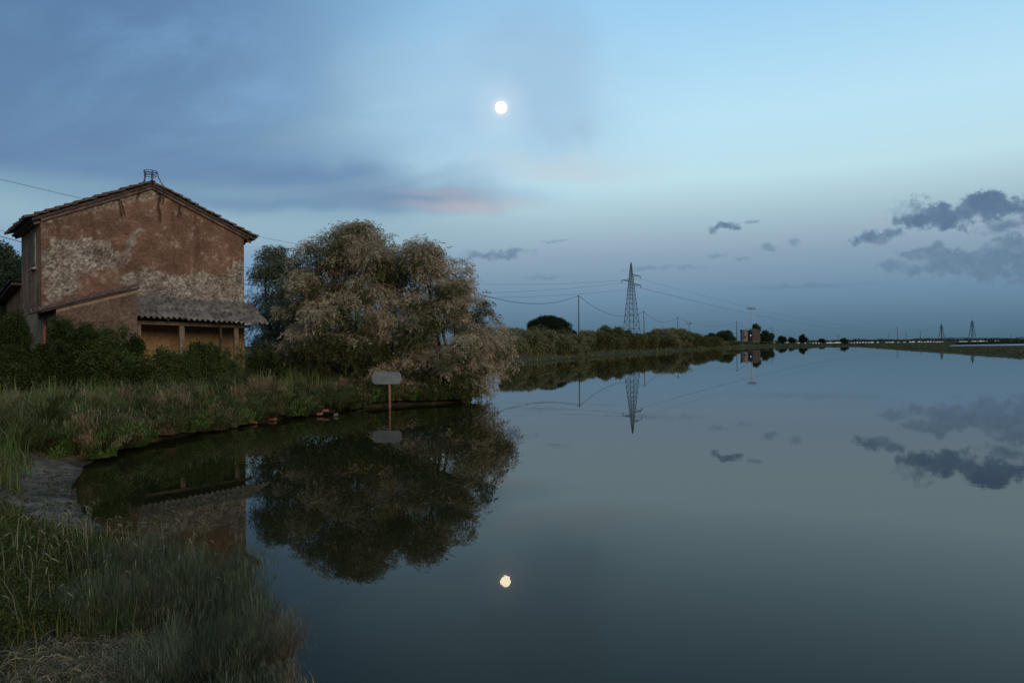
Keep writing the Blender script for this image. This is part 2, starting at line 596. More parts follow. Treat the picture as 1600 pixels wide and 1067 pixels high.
M_stone = mat_plain("pale_stone", (0.26, 0.225, 0.18), 0.95, 0.35, 6, bump=0.01)
M_darkstone = mat_plain("damp_stone", (0.10, 0.088, 0.07), 0.9, 0.35, 6, bump=0.01)
M_rustpost = mat_plain("rust_painted_post", (0.28, 0.105, 0.06), 0.8, 0.3, 6)
M_signgrey = mat_plain("grey_green_sheet", (0.135, 0.15, 0.145), 0.65, 0.2, 2.5)
M_steel = mat_plain("pylon_steel", (0.06, 0.075, 0.075), 0.6, 0.2, 1)
M_pole = mat_plain("concrete_pole", (0.12, 0.12, 0.115), 0.85, 0.2, 2)
M_palepole = mat_plain("pale_concrete", (0.42, 0.40, 0.36), 0.85, 0.2, 2)
M_wire = mat_plain("wire", (0.03, 0.033, 0.036), 0.7, 0.1, 1)
M_glass = mat_plain("lamp_glass", (0.35, 0.37, 0.38), 0.25, 0.1, 1, spec=0.5)
M_white = mat_plain("white_barrier", (0.78, 0.78, 0.72), 0.8, 0.12, 0.3)
M_brownwall = mat_plain("far_brown_wall", (0.085, 0.07, 0.052), 0.9, 0.2, 0.6)
M_stoneT = mat_plain("tower_brick", (0.17, 0.135, 0.105), 0.95, 0.3, 0.8)
M_moon = mat_emit("moon_light", (1.0, 0.86, 0.62), 9.0)
M_lamp = mat_emit("lit_lamp", (1.0, 0.9, 0.8), 1.6)

# ------------------------------------------------------------------ terrain, water
POND = [(-0.4, -40), (-0.7, 0), (-1.0, 2.6), (-1.25, 3.6), (-1.54, 4.5), (-1.92, 5.3), (-2.4, 6.15), (-3.05, 7.0), (-3.8, 7.7),
        (-4.85, 8.45), (-6.0, 9.84), (-7.3, 11.66), (-8.4, 13.7), (-8.95, 15.3), (-8.95, 16.5), (-8.45, 18.6), (-8.0, 20.4), (-7.3, 22.3),
        (-6.6, 24.0), (-5.7, 25.6), (-4.6, 26.8), (-3.3, 27.4), (-2.4, 27.9), (-1.8, 28.8), (-1.8, 30), (-3.0, 36), (-3.5, 50), (-2.0, 70),
        (0, 81), (4.4, 92), (9.6, 106), (17, 122), (26, 142), (38, 170), (48, 192), (59, 216), (70, 243), (82, 268), (100, 297), (112, 309), (128, 311), (138, 287),
        (119, 236), (100, 186), (81, 135), (63, 87), (46, 44), (30, 0), (22, -40)]
POND2 = [(140, 226), (158, 220), (210, 216), (420, 210), (420, 310), (260, 302), (200, 284), (160, 256)]


def land_sd(x, y):
    return -poly_sd(x, y, POND)


def ground_z(x, y, noise=True):
    x = np.asarray(x, float); y = np.asarray(y, float)
    s = land_sd(x, y)
    if noise:
        s = s + 0.22 * (fbm(x * 1.1, y * 1.1, 3, 4) - .5) * np.clip(np.hypot(x, y) / 12, .35, 3)
    mud = np.exp(-(((x + 6.6) * .82 + (y - 11.2) * .57) / 3.0) ** 2 - (((x + 6.6) * .57 - (y - 11.2) * .82) / 3.2) ** 2)
    mud = np.clip(mud * 1.6, 0, 1)
    near = sstep(y, 13.5, 10.5)
    far = sstep(y, 45, 70)
    right = sstep(x - 0.36 * y, 15, 30)
    # foreground knoll, house bank, far bank, right levee
    z_near = np.interp(s, [0, .35, .9, 1.8, 3.5, 9], [0, .22, .42, .56, .66, .74])
    z_house = np.interp(s, [0, .25, 1.0, 3.0, 7.0, 14], [0, .24, .42, .70, 1.18, 1.3])
    z_far = np.interp(s, [0, .6, 3, 8, 60], [0, .3, .8, 1.0, .9])
    z_lev = np.interp(s, [0, 1.2, 4, 8, 14, 20, 200], [0, .13, .42, .46, .3, .25, .3])
    z_mud = np.interp(s, [0, .4, .75, 1.05, 1.7, 4], [0, .05, .10, .36, .60, .70])
    z = z_near * near + z_house * (1 - near)
    z = z * (1 - mud) + z_mud * mud
    z = z * (1 - far) + z_far * far
    z = z * (1 - right) + z_lev * right
    if noise:
        z = z + (fbm(x * .9, y * .9, 8, 4) - .5) * (.16 + .38 * sstep(y, 13, 16) * sstep(y, 60, 40)) * sstep(s, .1, 1.2) * (1 - .8 * mud)
    z = np.where(s < 0, np.maximum(s * .25, -.9), z)
    s2 = poly_sd(x, y, POND2)
    z = np.where(s2 > -4, np.minimum(z, np.interp(s2, [-4, 0, 4], [.3, .24, .2])), z)
    return z


def gz(x, y):
    return float(ground_z(np.array([x]), np.array([y]))[0])


def build_ground():
    a_f = np.radians(np.linspace(-50, 50, 420))
    a_b = np.radians(np.linspace(50, 310, 110))[1:-1]
    ang = np.concatenate([a_f, a_b])
    rad = np.concatenate([[0.02], np.geomspace(.6, 60, 330), np.geomspace(60, 500, 150)[1:], np.geomspace(500, 15000, 40)[1:]])
    A, Rr = np.meshgrid(ang, rad)
    X, Y = Rr * np.sin(A), Rr * np.cos(A)
    Z = ground_z(X, Y)
    s = land_sd(X, Y)
    n1 = fbm(X * .7, Y * .7, 21, 5)
    soil = np.stack([.055 + .05 * n1, .048 + .042 * n1, .03 + .02 * n1], -1)
    n2 = fbm(X * 1.1, Y * 1.1, 23, 3, .5)
    mudc = np.stack([.08 + .10 * n2, .067 + .085 * n2, .046 + .06 * n2], -1)
    mk = np.exp(-(((X + 6.6) * .82 + (Y - 11.2) * .57) / 3.4) ** 2 - (((X + 6.6) * .57 - (Y - 11.2) * .82) / 3.4) ** 2)
    m = np.clip(mk * 2.2, 0, 1) * sstep(s + .9 * (n1 - .5), 1.0, .75)
    lev = sstep(X - .36 * Y, 15, 30) * sstep(s, .9, .3) * sstep(Y, 40, 70)
    m = np.maximum(m, lev * .5)
    wet = sstep(s, .25, -.05)[..., None]
    C = soil * (1 - m[..., None]) + mudc * m[..., None]
    fld = sstep(Y, 60, 120)[..., None]
    C = C * (1 - fld * .9) + np.stack([.05 + .04 * n1, .05 + .038 * n1, .026 + .02 * n1], -1) * fld * .9 + mudc * (lev * .5)[..., None] * fld
    C = C * (1 - .45 * wet)
    nr, na = X.shape
    I = np.arange(nr * na).reshape(nr, na)
    J = np.roll(I, -1, axis=1)
    F = np.stack([I[:-1], I[1:], J[1:], J[:-1]], -1).reshape(-1, 4)
    o = mesh_np("ground", np.stack([X, Y, Z], -1).reshape(-1, 3), F, M_ground, None, C.reshape(-1, 3), True)
    tag(o, kind="structure")


build_ground()
w = MB(); w.add([(-900, -900, 0), (16000, -900, 0), (16000, 16000, 0), (-900, 16000, 0)], [(0, 1, 2, 3)])
tag(w.build("water", M_water), kind="structure")

m_ = MB(); m_.add([(p[0], p[1], .30) for p in POND2], [tuple(range(len(POND2)))])
tag(m_.build("salt_pan", mat_plain("salt_crust", (0.36, 0.38, 0.40), 0.9, 0.15, .05)), kind="structure")

# the moon
mo = P(783, 168, 4000)
bpy_v, bpy_f = [], []
mb = MB()
nu, nv, rad = 32, 16, 8.6 / FPX * 4000
rings = [[(rad * math.sin(math.pi * j / nv) * math.cos(2 * math.pi * i / nu), rad * math.sin(math.pi * j / nv) * math.sin(2 * math.pi * i / nu), rad * math.cos(math.pi * j / nv)) for i in range(nu)] for j in range(1, nv)]
mb.v = [(0, 0, rad)] + [p for r_ in rings for p in r_] + [(0, 0, -rad)]
for j in range(nv - 2):
    for i in range(nu):
        a, b = 1 + j * nu + i, 1 + j * nu + (i + 1) % nu
        mb.f.append((a, a + nu, b + nu, b))
for i in range(nu):
    mb.f.append((0, 1 + i, 1 + (i + 1) % nu))
    l = 1 + (nv - 2) * nu
    mb.f.append((l + (i + 1) % nu, l + i, len(mb.v) - 1))
moon = mb.build("moon", M_moon, None, True)
moon.location = mo
tag(moon, "full white moon shining in the evening sky above the water", "moon")

# ------------------------------------------------------------------ the farmhouse
HX, HY, HZ, HA = -16.84, 25.2, 1.0, R(42)
HW, HL = 7.29, 4.6
EAVE_L, EAVE_R, RIDGE, RX = 6.93, 7.02, 8.60, 3.66
house = tag(empty("farmhouse", (HX, HY, 0), HA),
            "derelict two-storey farmhouse with peeling brown plaster gable and tiled roof on the bank", "house")


def roof_z(x):
    return np.where(np.asarray(x) < RX, EAVE_L + (RIDGE - EAVE_L) * np.asarray(x) / RX, EAVE_R + (RIDGE - EAVE_R) * (HW - np.asarray(x)) / (HW - RX))


def gable_uv(px, py):
    r = (px - 800) / FPX
    x = (HY * r - HX) / (math.cos(HA) - math.sin(HA) * r)
    d = HY + math.sin(HA) * x
    return x, CAMZ + (hor(px) - py) * d / FPX


def z1(pts):     # points read off an enlargement of the gable
    return [gable_uv(a * 430 / 1434, 250 + b * 320 / 1067) for a, b in pts]


PATCH = [z1([(225, 470), (290, 412), (420, 418), (560, 428), (645, 470), (660, 530), (600, 560), (545, 572), (480, 590), (420, 640), (400, 700), (230, 760), (225, 640)]),
         z1([(560, 640), (650, 585), (760, 560), (900, 595), (1050, 590), (1180, 600), (1225, 535), (1285, 520), (1290, 770), (700, 780), (700, 660)]),
         z1([(600, 560), (640, 500), (690, 380), (740, 340), (760, 350), (715, 420), (690, 520), (660, 570)]),
         z1([(230, 300), (420, 250), (640, 190), (760, 150), (790, 120), (860, 150), (960, 230), (955, 250), (840, 190), (640, 225), (430, 285), (240, 330)])]
GREYP = z1([(540, 600), (560, 560), (640, 480), (690, 380), (715, 390), (680, 500), (600, 590)])
BROWN2 = z1([(400, 590), (470, 570), (560, 570), (640, 600), (640, 640), (560, 640), (460, 650), (410, 630)])
DARKP = z1([(240, 260), (620, 250), (640, 350), (560, 420), (420, 400), (290, 400), (235, 430)])


def gable_surface(X, Z):
    """colour and relief of the weathered gable"""
    nA = fbm(X * 2.2, Z * 2.2, 31, 5, .55); nB = fbm(X * 7, Z * 7, 41, 4, .6); nC = vnoise(X * 30, Z * 27, 51); nD = vnoise(X * 15, Z * 19, 61)
    wob = (nA - .5) * .8 + (nB - .5) * .5
    raw = np.zeros_like(X)
    for i, p in enumerate(PATCH):
        raw = np.maximum(raw, sstep(poly_sd(X, Z, p) + wob * (.55 if i < 2 else .35), -.03, .05) * (1 if i < 2 else .65))
    raw = raw * (1 - .32 * sstep(fbm(X * 3.1, Z * 3.1, 88, 4, .6), .5, .68)) * (1 - .85 * sstep(poly_sd(X, Z, BROWN2) + wob * .3, -.05, .1))
    grey = sstep(poly_sd(X, Z, GREYP) + wob * .12, -.02, .05)
    plaster = np.array([.178, .099, .065])[None, None] * (.50 + .95 * nA[..., None]) * (.82 + .36 * nB[..., None])
    dark = sstep(poly_sd(X, Z, DARKP) + wob * .8, -.2, .3)[..., None]
    plaster = plaster * (1 - .28 * dark) + np.array([.20, .14, .10]) * .10 * dark
    # rain streaks and soot, each with its own shape
    st = sstep(fbm(X * 4.5, Z * .45, 71, 4), .54, .74) * sstep(Z, 3.5, 7.5)
    plaster = plaster * (1 - .35 * st[..., None])
    lime = sstep(nB, .60, .74) * sstep(nA, .40, .6)
    plaster = plaster * (1 - .5 * lime[..., None]) + np.array([.36, .29, .23]) * .5 * lime[..., None]
    course = (.5 + .5 * np.sin(Z * 2 * math.pi / .075 + 3 * (nA - .5)))
    rub = (.14 + .26 * sstep(nC * .5 + nD * .5, .22, .80))[..., None] * np.array([1.0, .84, .68]) * (.7 + .6 * nA[..., None])
    rub = rub * (.62 + .38 * sstep(nB, .36, .56))[..., None]
    C = plaster * (1 - raw[..., None]) + rub * raw[..., None]
    grey = grey * .6 * sstep(nB + .3 * nA, .45, .7)
    C = C * (1 - grey[..., None]) + np.array([.23, .185, .15]) * (.8 + .4 * nB[..., None]) * grey[..., None]
    # ochre wall sheltered by the porch
    och = sstep(X, 2.3, 2.6) * sstep(Z, 3.95, 3.75)
    C = C * (1 - och[..., None]) + np.array([.25, .165, .09]) * (.75 + .5 * nA[..., None]) * och[..., None]
    for (a, b, l, wd) in [(632, 210, 85, 9), (835, 150, 170, 12), (722, 165, 50, 9), (945, 235, 60, 9)]:
        x0, zt = gable_uv(a * .29986, 250 + b * .2999)
        lm = l * .2999 * .026
        k = sstep(np.abs(X - x0 - .03 * np.sin(Z * 7)), wd * .012 * .5 * 1.6, .01) * sstep(Z, zt - lm - .15, zt - lm + .15) * sstep(Z, zt + .05, zt)
        C = C * (1 - .72 * k[..., None])
    D = .012 * (nB - .5) + .02 * (nA - .5) - raw * (.035 - .045 * sstep(nC * .55 + nD * .45, .3, .8)) + grey * .004
    return C, D


def panel_grid(xf, nx, nz, z0, ztop, surf, to3d):
    """dense wall sheet; ztop(x) gives the upper edge"""
    u = np.linspace(0, 1, nx); v = np.linspace(0, 1, nz)
    U, Vv = np.meshgrid(u, v)
    X = xf[0] + (xf[1] - xf[0]) * U
    Z = z0 + (ztop(X) - z0) * Vv
    C, D = surf(X, Z)
    V3 = to3d(X, Z, D)
    I = np.arange(nx * nz).reshape(nz, nx)
    F = np.stack([I[:-1, :-1], I[:-1, 1:], I[1:, 1:], I[1:, :-1]], -1).reshape(-1, 4)
    return V3.reshape(-1, 3), F, C.reshape(-1, 3)


def tris(F4):
    return np.concatenate([F4[:, [0, 1, 2]], F4[:, [0, 2, 3]]])


v, f, c = panel_grid((0, HW), 230, 230, .6, lambda x: roof_z(x) - .02, gable_surface, lambda X, Z, D: np.stack([X, -D, Z], -1))
mesh_np("gable_wall", v, f, M_plaster, house, c, True)


def side_surface(X, Z):
    nA = fbm(X * 1.6, Z * 1.6, 131, 5, .55); nB = fbm(X * 7, Z * 7, 141, 4, .6)
    st = sstep(fbm(X * 3.2, Z * .35, 171, 4), .45, .7)
    C = np.array([.27, .155, .095]) * (.65 + .6 * nA[..., None]) * (.85 + .3 * nB[..., None])
    C = C * (1 - .4 * st[..., None]) + np.array([.30, .25, .195]) * .18 * sstep(nB, .5, .7)[..., None]
    lowp = sstep(Z + .5 * (nA - .5), 3.9, 3.7)[..., None]
    C = C * (1 - lowp) + np.array([.29, .20, .13]) * (.55 + .7 * nA[..., None]) * lowp
    return C, .02 * (nA - .5) + .012 * (nB - .5) - lowp[..., 0] * .02


SL = 10.6       # left wall runs on into the rear extension


def left_top(y):
    return np.where(y < HL, EAVE_L + .02, 4.75 - (y - HL) * .10)


v, f, c = panel_grid((.0, HL), 120, 180, .6, lambda y: np.full_like(y, EAVE_L + .02), side_surface, lambda Y, Z, D: np.stack([-D, Y, Z], -1))
mesh_np("side_wall", v, f[:, ::-1], M_plaster, house, c, True)
mb = MB()
mb.box(.06, HW, .06, .4, .5, 6.85)
mb.add([(.06, .06, 6.85), (HW, .06, 6.9), (RX, .06, RIDGE - .05), (.06, .4, 6.85), (HW, .4, 6.9), (RX, .4, RIDGE - .05)], [(0, 1, 2), (5, 4, 3)])
mb.box(HW - .35, HW - .004, .404, HL - .37, .5, EAVE_R)
mb.box(.06, .36, .404, HL - .37, .5, EAVE_L)
mb.box(.06, HW - .004, HL - .36, HL, .5, 6.85)
mesh_np("inner_wall", np.array(mb.v), np.array([q if len(q) == 4 else q + (q[0],) for q in mb.f if len(q) == 4]), M_plaster, house, np.full((len(mb.v), 3), (.2, .12, .08)))

# roof: boarded deck, barrel tiles on top
VO, LO, RO, BO = .16, .28, .46, .3


def slope_pt(side, t, y, up=0.0):
    """t: metres down the slope from the ridge"""
    if side < 0:
        dx, dz = -RX, EAVE_L - RIDGE
    else:
        dx, dz = HW - RX, EAVE_R - RIDGE
    L = math.hypot(dx, dz)
    ux, uz = dx / L, dz / L
    nx, nz = -uz * np.sign(ux), abs(ux)
    return (RX + ux * t + nx * up, y, RIDGE + uz * t + nz * up)


LEN = {-1: math.hypot(RX, RIDGE - EAVE_L) + LO, 1: math.hypot(HW - RX, RIDGE - EAVE_R) + RO}
deck = MB()
for sd in (-1, 1):
    a = [slope_pt(sd, 0, -VO, 0.0), slope_pt(sd, LEN[sd], -VO, 0.0), slope_pt(sd, LEN[sd], HL + BO, 0.0), slope_pt(sd, 0, HL + BO, 0.0)]
    b = [slope_pt(sd, 0, -VO, .09), slope_pt(sd, LEN[sd], -VO, .09), slope_pt(sd, LEN[sd], HL + BO, .09), slope_pt(sd, 0, HL + BO, .09)]
    deck.hexa(a + b)
roof = deck.build("roof", M_darkwood, house)
for sd in (-1, 1):     # mortar verge course under the tiles
    m_ = MB()
    m_.hexa([slope_pt(sd, .02, -.1, -.10), slope_pt(sd, LEN[sd] - .25, -.1, -.10), slope_pt(sd, LEN[sd] - .25, -.035, -.10), slope_pt(sd, .02, -.035, -.10),
             slope_pt(sd, .02, -.1, -.003), slope_pt(sd, LEN[sd] - .25, -.1, -.003), slope_pt(sd, LEN[sd] - .25, -.035, -.003), slope_pt(sd, .02, -.035, -.003)])
    m_.build("verge_course", M_tile, roof)
for k in range(8):     # rafter tails under the left and right eaves
    for sd in (-1, 1):
        y0 = .12 + k * (HL - .1) / 7
        m_ = MB()
        L0, L1 = LEN[sd] - (LO if sd < 0 else RO) - .05, LEN[sd] - .03
        m_.hexa([slope_pt(sd, L0, y0, -.12), slope_pt(sd, L1, y0, -.12), slope_pt(sd, L1, y0 + .09, -.12), slope_pt(sd, L0, y0 + .09, -.12),
                 slope_pt(sd, L0, y0, -.002), slope_pt(sd, L1, y0, -.002), slope_pt(sd, L1, y0 + .09, -.002), slope_pt(sd, L0, y0 + .09, -.002)])
        m_.build("rafter_end", M_stone if (k == 0 and sd < 0) else M_wood, roof)


def tile_template(L=.44, r0=.092, r1=.118, n=6, th=.018):
    V, F = [], []
    for (t, r) in ((0, r0), (L, r1)):
        for rr in (r, r - th):
            for i in range(n + 1):
                a = math.pi * i / n
                V.append((t, -rr * math.cos(a), rr * math.sin(a) * .8))
    m = n + 1
    for i in range(n):
        F.append((i, i + 1, 2 * m + i + 1, 2 * m + i))
        F.append((2 * m + i, 2 * m + i + 1, 3 * m + i + 1, 3 * m + i))
        F.append((m + i + 1, m + i, 3 * m + i, 3 * m + i + 1))
    return np.array(V, float), np.array(F)


TV, TF = tile_template()
tile_me = bpy.data.meshes.new("roof_tile")
tile_me.from_pydata(TV.tolist(), [], TF.tolist()); tile_me.update()
tile_me.polygons.foreach_set("use_smooth", np.ones(len(tile_me.polygons), bool))
tile_me.materials.append(M_tile)


def put_tile(parent, M4, name="roof_tile", me=None):
    o = bpy.data.objects.new(name, me or tile_me)
    COL.objects.link(o); o.parent = parent
    o.matrix_local = M4
    return o


restV, restF, nb = [], [], 0
for sd in (-1, 1):
    dx, dz = ((-RX, EAVE_L - RIDGE) if sd < 0 else (HW - RX, EAVE_R - RIDGE))
    L = math.hypot(dx, dz); ux, uz = dx / L, dz / L
    ax = Vector((ux, 0, uz)); az_ = Vector((-uz * np.sign(ux), 0, abs(ux))); ay = az_.cross(ax)
    rows = int(math.ceil((LEN[sd] - .02) / .34))
    for c_ in range(25):
        y0 = -VO + .02 + c_ * .205
        if y0 > HL + BO - .05:
            break
        for r_ in range(rows):
            t = r_ * .34 + random.uniform(-.03, .03) - .02
            p = Vector(slope_pt(sd, t, y0 + random.uniform(-.02, .02), .098 + random.uniform(0, .022) + .008 * r_ % .02))
            tl = random.uniform(-.06, .06); lift = -.10 + random.uniform(-.06, .04)
            M3 = Matrix((ax, ay, az_)).transposed() @ Matrix.Rotation(tl, 3, 'Z') @ Matrix.Rotation(lift, 3, 'Y')
            M4 = Matrix.Translation(p) @ M3.to_4x4()
            if c_ < 3:
                put_tile(roof, M4)
            else:
                A = np.array(M4)
                vv = TV @ A[:3, :3].T + A[:3, 3]
                restV.append(vv); restF.append(TF + nb); nb += len(vv)
tag(mesh_np("roof_tiling", np.concatenate(restV), np.concatenate(restF), M_tile, roof, None, True), kind="stuff")
for k in range(14):    # ridge caps
    p = Vector((RX + random.uniform(-.02, .02), -VO - .02 + k * .36, RIDGE + .115 + random.uniform(0, .02)))
    M4 = Matrix.Translation(p) @ Matrix.Rotation(math.pi / 2, 4, 'Z') @ Matrix.Diagonal((1, 1.35, 1.2, 1))
    put_tile(roof, M4, "ridge_tile")

# iron cage over the ridge
zr = RIDGE
cage = MB()
cx, cyy = RX - .02, .05
top_z = [9.20, 9.13, 9.02]
cage.tube([(cx + .235 * math.cos(a), cyy + .235 * math.sin(a), top_z[0]) for a in np.linspace(0, 2 * math.pi, 21)], .014, 5, False)
cg = cage.build("iron_cage", M_iron, house)
for zz, rr in ((top_z[1], .225), (top_z[2], .215)):
    m_ = MB(); m_.tube([(cx + rr * math.cos(a), cyy + rr * math.sin(a), zz) for a in np.linspace(0, 2 * math.pi, 21)], .013, 5, False)
    m_.build("hoop", M_iron, cg)
for pts in ([(cx - .23, cyy - .08, 9.2), (cx - .24, cyy - .15, 8.85), (cx - .42, -.20, 8.42), (cx - .50, -.03, 8.2)],
            [(cx + .02, cyy - .23, 9.2), (cx + .03, cyy - .23, 8.9), (cx + .03, -.2, 8.65)],
            [(cx + .22, cyy - .1, 9.2), (cx + .26, cyy - .15, 8.95), (cx + .42, -.20, 8.62), (cx + .44, -.20, 8.2), (cx + .42, -.03, 7.95)],
            [(cx + .1, cyy + .22, 9.2), (cx + .14, cyy + .3, 8.7)], [(cx - .1, cyy + .22, 9.2), (cx - .14, cyy + .3, 8.7)]):
    m_ = MB(); m_.tube(pts, .017, 5); m_.build("leg", M_iron, cg)
for (a, b, a2, b2) in [(636, 213, 655, 290), (945, 235, 930, 300)]:     # iron wall ties
    p0, p1 = gable_uv(a * .29986, 250 + b * .2999), gable_uv(a2 * .29986, 250 + b2 * .2999)
    m_ = MB(); m_.tube([(p0[0], -.03, p0[1]), (p1[0], -.03, p1[1])], .02, 5); m_.build("wall_tie", M_iron, house)

# window with closed shutter, door, on the left wall
win = MB(); win.box(-.035, .0, 1.0, 1.78, 5.28, 6.55)
wn = win.build("window", M_stone, house)
m_ = MB(); m_.box(-.07, -.036, 1.07, 1.385, 5.35, 6.5); m_.build("shutter", M_greenpaint, wn)
m_ = MB(); m_.box(-.075, -.038, 1.395, 1.71, 5.35, 6.5); m_.build("shutter", M_greenpaint, wn)
m_ = MB(); m_.box(-.12, .0, .94, 1.84, 5.2, 5.277); m_.build("sill", M_stone, wn)
dr = MB(); dr.box(-.05, .0, 2.65, 4.25, .8, 3.12)
door = dr.build("door", M_darkwood, house)
for k in range(6):
    m_ = MB(); m_.box(-.085 - .006 * (k % 2), -.052, 2.75 + k * .235, 2.975 + k * .235, .8, 3.04); m_.build("plank", M_reddoor, door)
m_ = MB(); m_.box(-.10, -.0875 + .03, 2.75, 4.15, 2.0, 2.12); m_.build("crossbar", M_darkwood, door)

# rear extension, same left wall line, roof falling away
re_top = lambda y: 4.85 - (y - HL) * .10
v, f, c = panel_grid((HL + .02, SL), 110, 70, .6, lambda y: re_top(y), side_surface, lambda Y, Z, D: np.stack([-D + .01, Y, Z], -1))
ext = mesh_np("rear_extension", v, f[:, ::-1], M_plaster, house, c * .8, True)
m_ = MB(); m_.box(.05, HW - .3, HL + .03, SL, .5, 4.15); m_.build("extension_wall", M_stone, ext)
m_ = MB()
m_.hexa([(-.35, HL + .005, re_top(HL) + .0), (HW, HL + .005, re_top(HL)), (HW, SL + .4, re_top(SL + .4)), (-.35, SL + .4, re_top(SL + .4)),
         (-.35, HL + .005, re_top(HL) + .1), (HW, HL + .005, re_top(HL) + .1), (HW, SL + .4, re_top(SL + .4) + .1), (-.35, SL + .4, re_top(SL + .4) + .1)])
m_.build("extension_roof", M_darkwood, ext)
for k in range(16):
    y0 = HL + .02 + k * .38
    put_tile(ext, Matrix.Translation((-.33, y0, re_top(y0) + .11)) @ Matrix.Rotation(math.pi / 2, 4, 'Z') @ Matrix.Rotation(.10, 4, 'Y'))

# lean-to in front of the gable: pebble-dashed wall, single-pitch tiled roof
LW, LP = 2.42, 2.8
lt_top = lambda x: 3.58 + np.asarray(x) * (4.33 - 3.58) / LW


def lean_surface(X, Z):
    nA = fbm(X * 2, Z * 2, 231, 5, .55); nB = vnoise(X * 26, Z * 26, 241); nC = vnoise(X * 13, Z * 13, 251)
    C = np.array([.14, .093, .066]) * (.6 + .55 * nA[..., None]) * (.55 + .9 * (nB * .6 + nC * .4))[..., None]
    edge = sstep(Z - lt_top(X), -.16, -.10)[..., None]
    C = C * (1 - edge) + np.array([.27, .18, .125]) * edge
    return C, .02 * (nB * .6 + nC * .4) + .015 * nA + .02 * edge[..., 0]


v, f, c = panel_grid((0, LW), 110, 110, .6, lambda x: lt_top(x), lean_surface, lambda X, Z, D: np.stack([X, -LP - D, Z], -1))
lean = mesh_np("lean_to", v, f, M_plaster, house, c, True)
v, f, c = panel_grid((-LP, -.03), 90, 90, .6, lambda y: np.full_like(y, 3.56), side_surface, lambda Y, Z, D: np.stack([-D, Y, Z], -1))
mesh_np("lean_to_side", v, f[:, ::-1], M_plaster, lean, c * .95, True)
m_ = MB(); m_.hexa([(.05, -LP + .05, .5), (LW, -LP + .05, .5), (LW, -.05, .5), (.05, -.05, .5), (.05, -LP + .05, 3.5), (LW, -LP + .05, 4.25), (LW, -.05, 4.25), (.05, -.05, 3.5)])
m_.build("lean_to_core", M_stone, lean)
m_ = MB(); xo, xe = -.42, LW + .06
m_.hexa([(xo, -LP - .12, float(lt_top(xo)) + .0), (xe, -LP - .12, float(lt_top(xe))), (xe, -.04, float(lt_top(xe))), (xo, -.04, float(lt_top(xo))),
         (xo, -LP - .12, float(lt_top(xo)) + .06), (xe, -LP - .12, float(lt_top(xe)) + .06), (xe, -.04, float(lt_top(xe)) + .06), (xo, -.04, float(lt_top(xo)) + .06)])
m_.build("roof_board", M_darkwood, lean)
sl = math.atan2(4.33 - 3.58, LW)
for c_ in range(14):
    for r_ in range(8):
        x0 = xe - .02 - r_ * .36 + random.uniform(-.02, .02)
        if c_ > 2 and random.random() < .06:
            continue
        M4 = (Matrix.Translation((x0, -LP - .08 + c_ * .205 + random.uniform(-.02, .02), float(lt_top(x0)) + .075 + random.uniform(0, .03))) @ Matrix.Rotation(math.pi, 4, 'Z')
              @ Matrix.Rotation(-sl if False else sl * 1.0 * 1.0, 4, 'Y') @ Matrix.Rotation(random.uniform(-.05, .05), 4, 'Z'))
        put_tile(lean, M4)
m_ = MB(); m_.box(-.10, -.025, -1.05, -.88, .7, 3.42); m_.build("jamb", M_rustpost, lean)
m_ = MB(); m_.box(-.13, -.02, -.35, -.1, 3.3, 3.55); m_.build("bracket", M_stone, lean)

# porch: beam, posts, corrugated sheets
PXL, PXR = LW + .07, 7.52
zt = lambda x: 4.26 - (x - 3.3) * .04
zl = lambda x: 3.38 - (x - PXL) * .045
m_ = MB(); m_.hexa([(PXL, -1.56, 3.15), (6.95, -1.56, 3.02), (6.95, -1.42, 3.02), (PXL, -1.42, 3.15), (PXL, -1.56, 3.29), (6.95, -1.56, 3.15), (6.95, -1.42, 3.15), (PXL, -1.42, 3.29)])
porch = m_.build("porch_beam", M_wood, house, bevel=.01)
for (x0, wd, mt) in ((4.2, .19, M_wood), (5.72, .07, M_darkwood), (6.28, .17, M_wood), (2.75, .12, M_wood)):
    m_ = MB(); m_.box(x0, x0 + wd, -1.55, -1.43, .6, 3.16 - (x0 - PXL) * .028 - .02); m_.build("post", mt, porch, bevel=.01)
for k in range(6):
    x0 = PXL + .25 + k * .9
    m_ = MB(); m_.hexa([(x0, -2.0, zl(x0) - .05), (x0 + .07, -2.0, zl(x0) - .05), (x0 + .07, -.03, zt(x0) - .13), (x0, -.03, zt(x0) - .13),
                        (x0, -2.0, zl(x0) + .01), (x0 + .07, -2.0, zl(x0) + .01), (x0 + .07, -.03, zt(x0) - .04), (x0, -.03, zt(x0) - .04)])
    m_.build("rafter", M_darkwood, porch)
m_ = MB(); m_.hexa([(4.15, -1.50, 2.93), (5.1, -1.50, 2.93), (5.1, -1.44, 2.93), (4.15, -1.44, 2.93), (4.15, -1.5, 3.02), (5.1, -1.5, 3.02), (5.1, -1.44, 3.02), (4.15, -1.44, 3.02)])
sheet_w = .86
k = 0
x0 = PXL
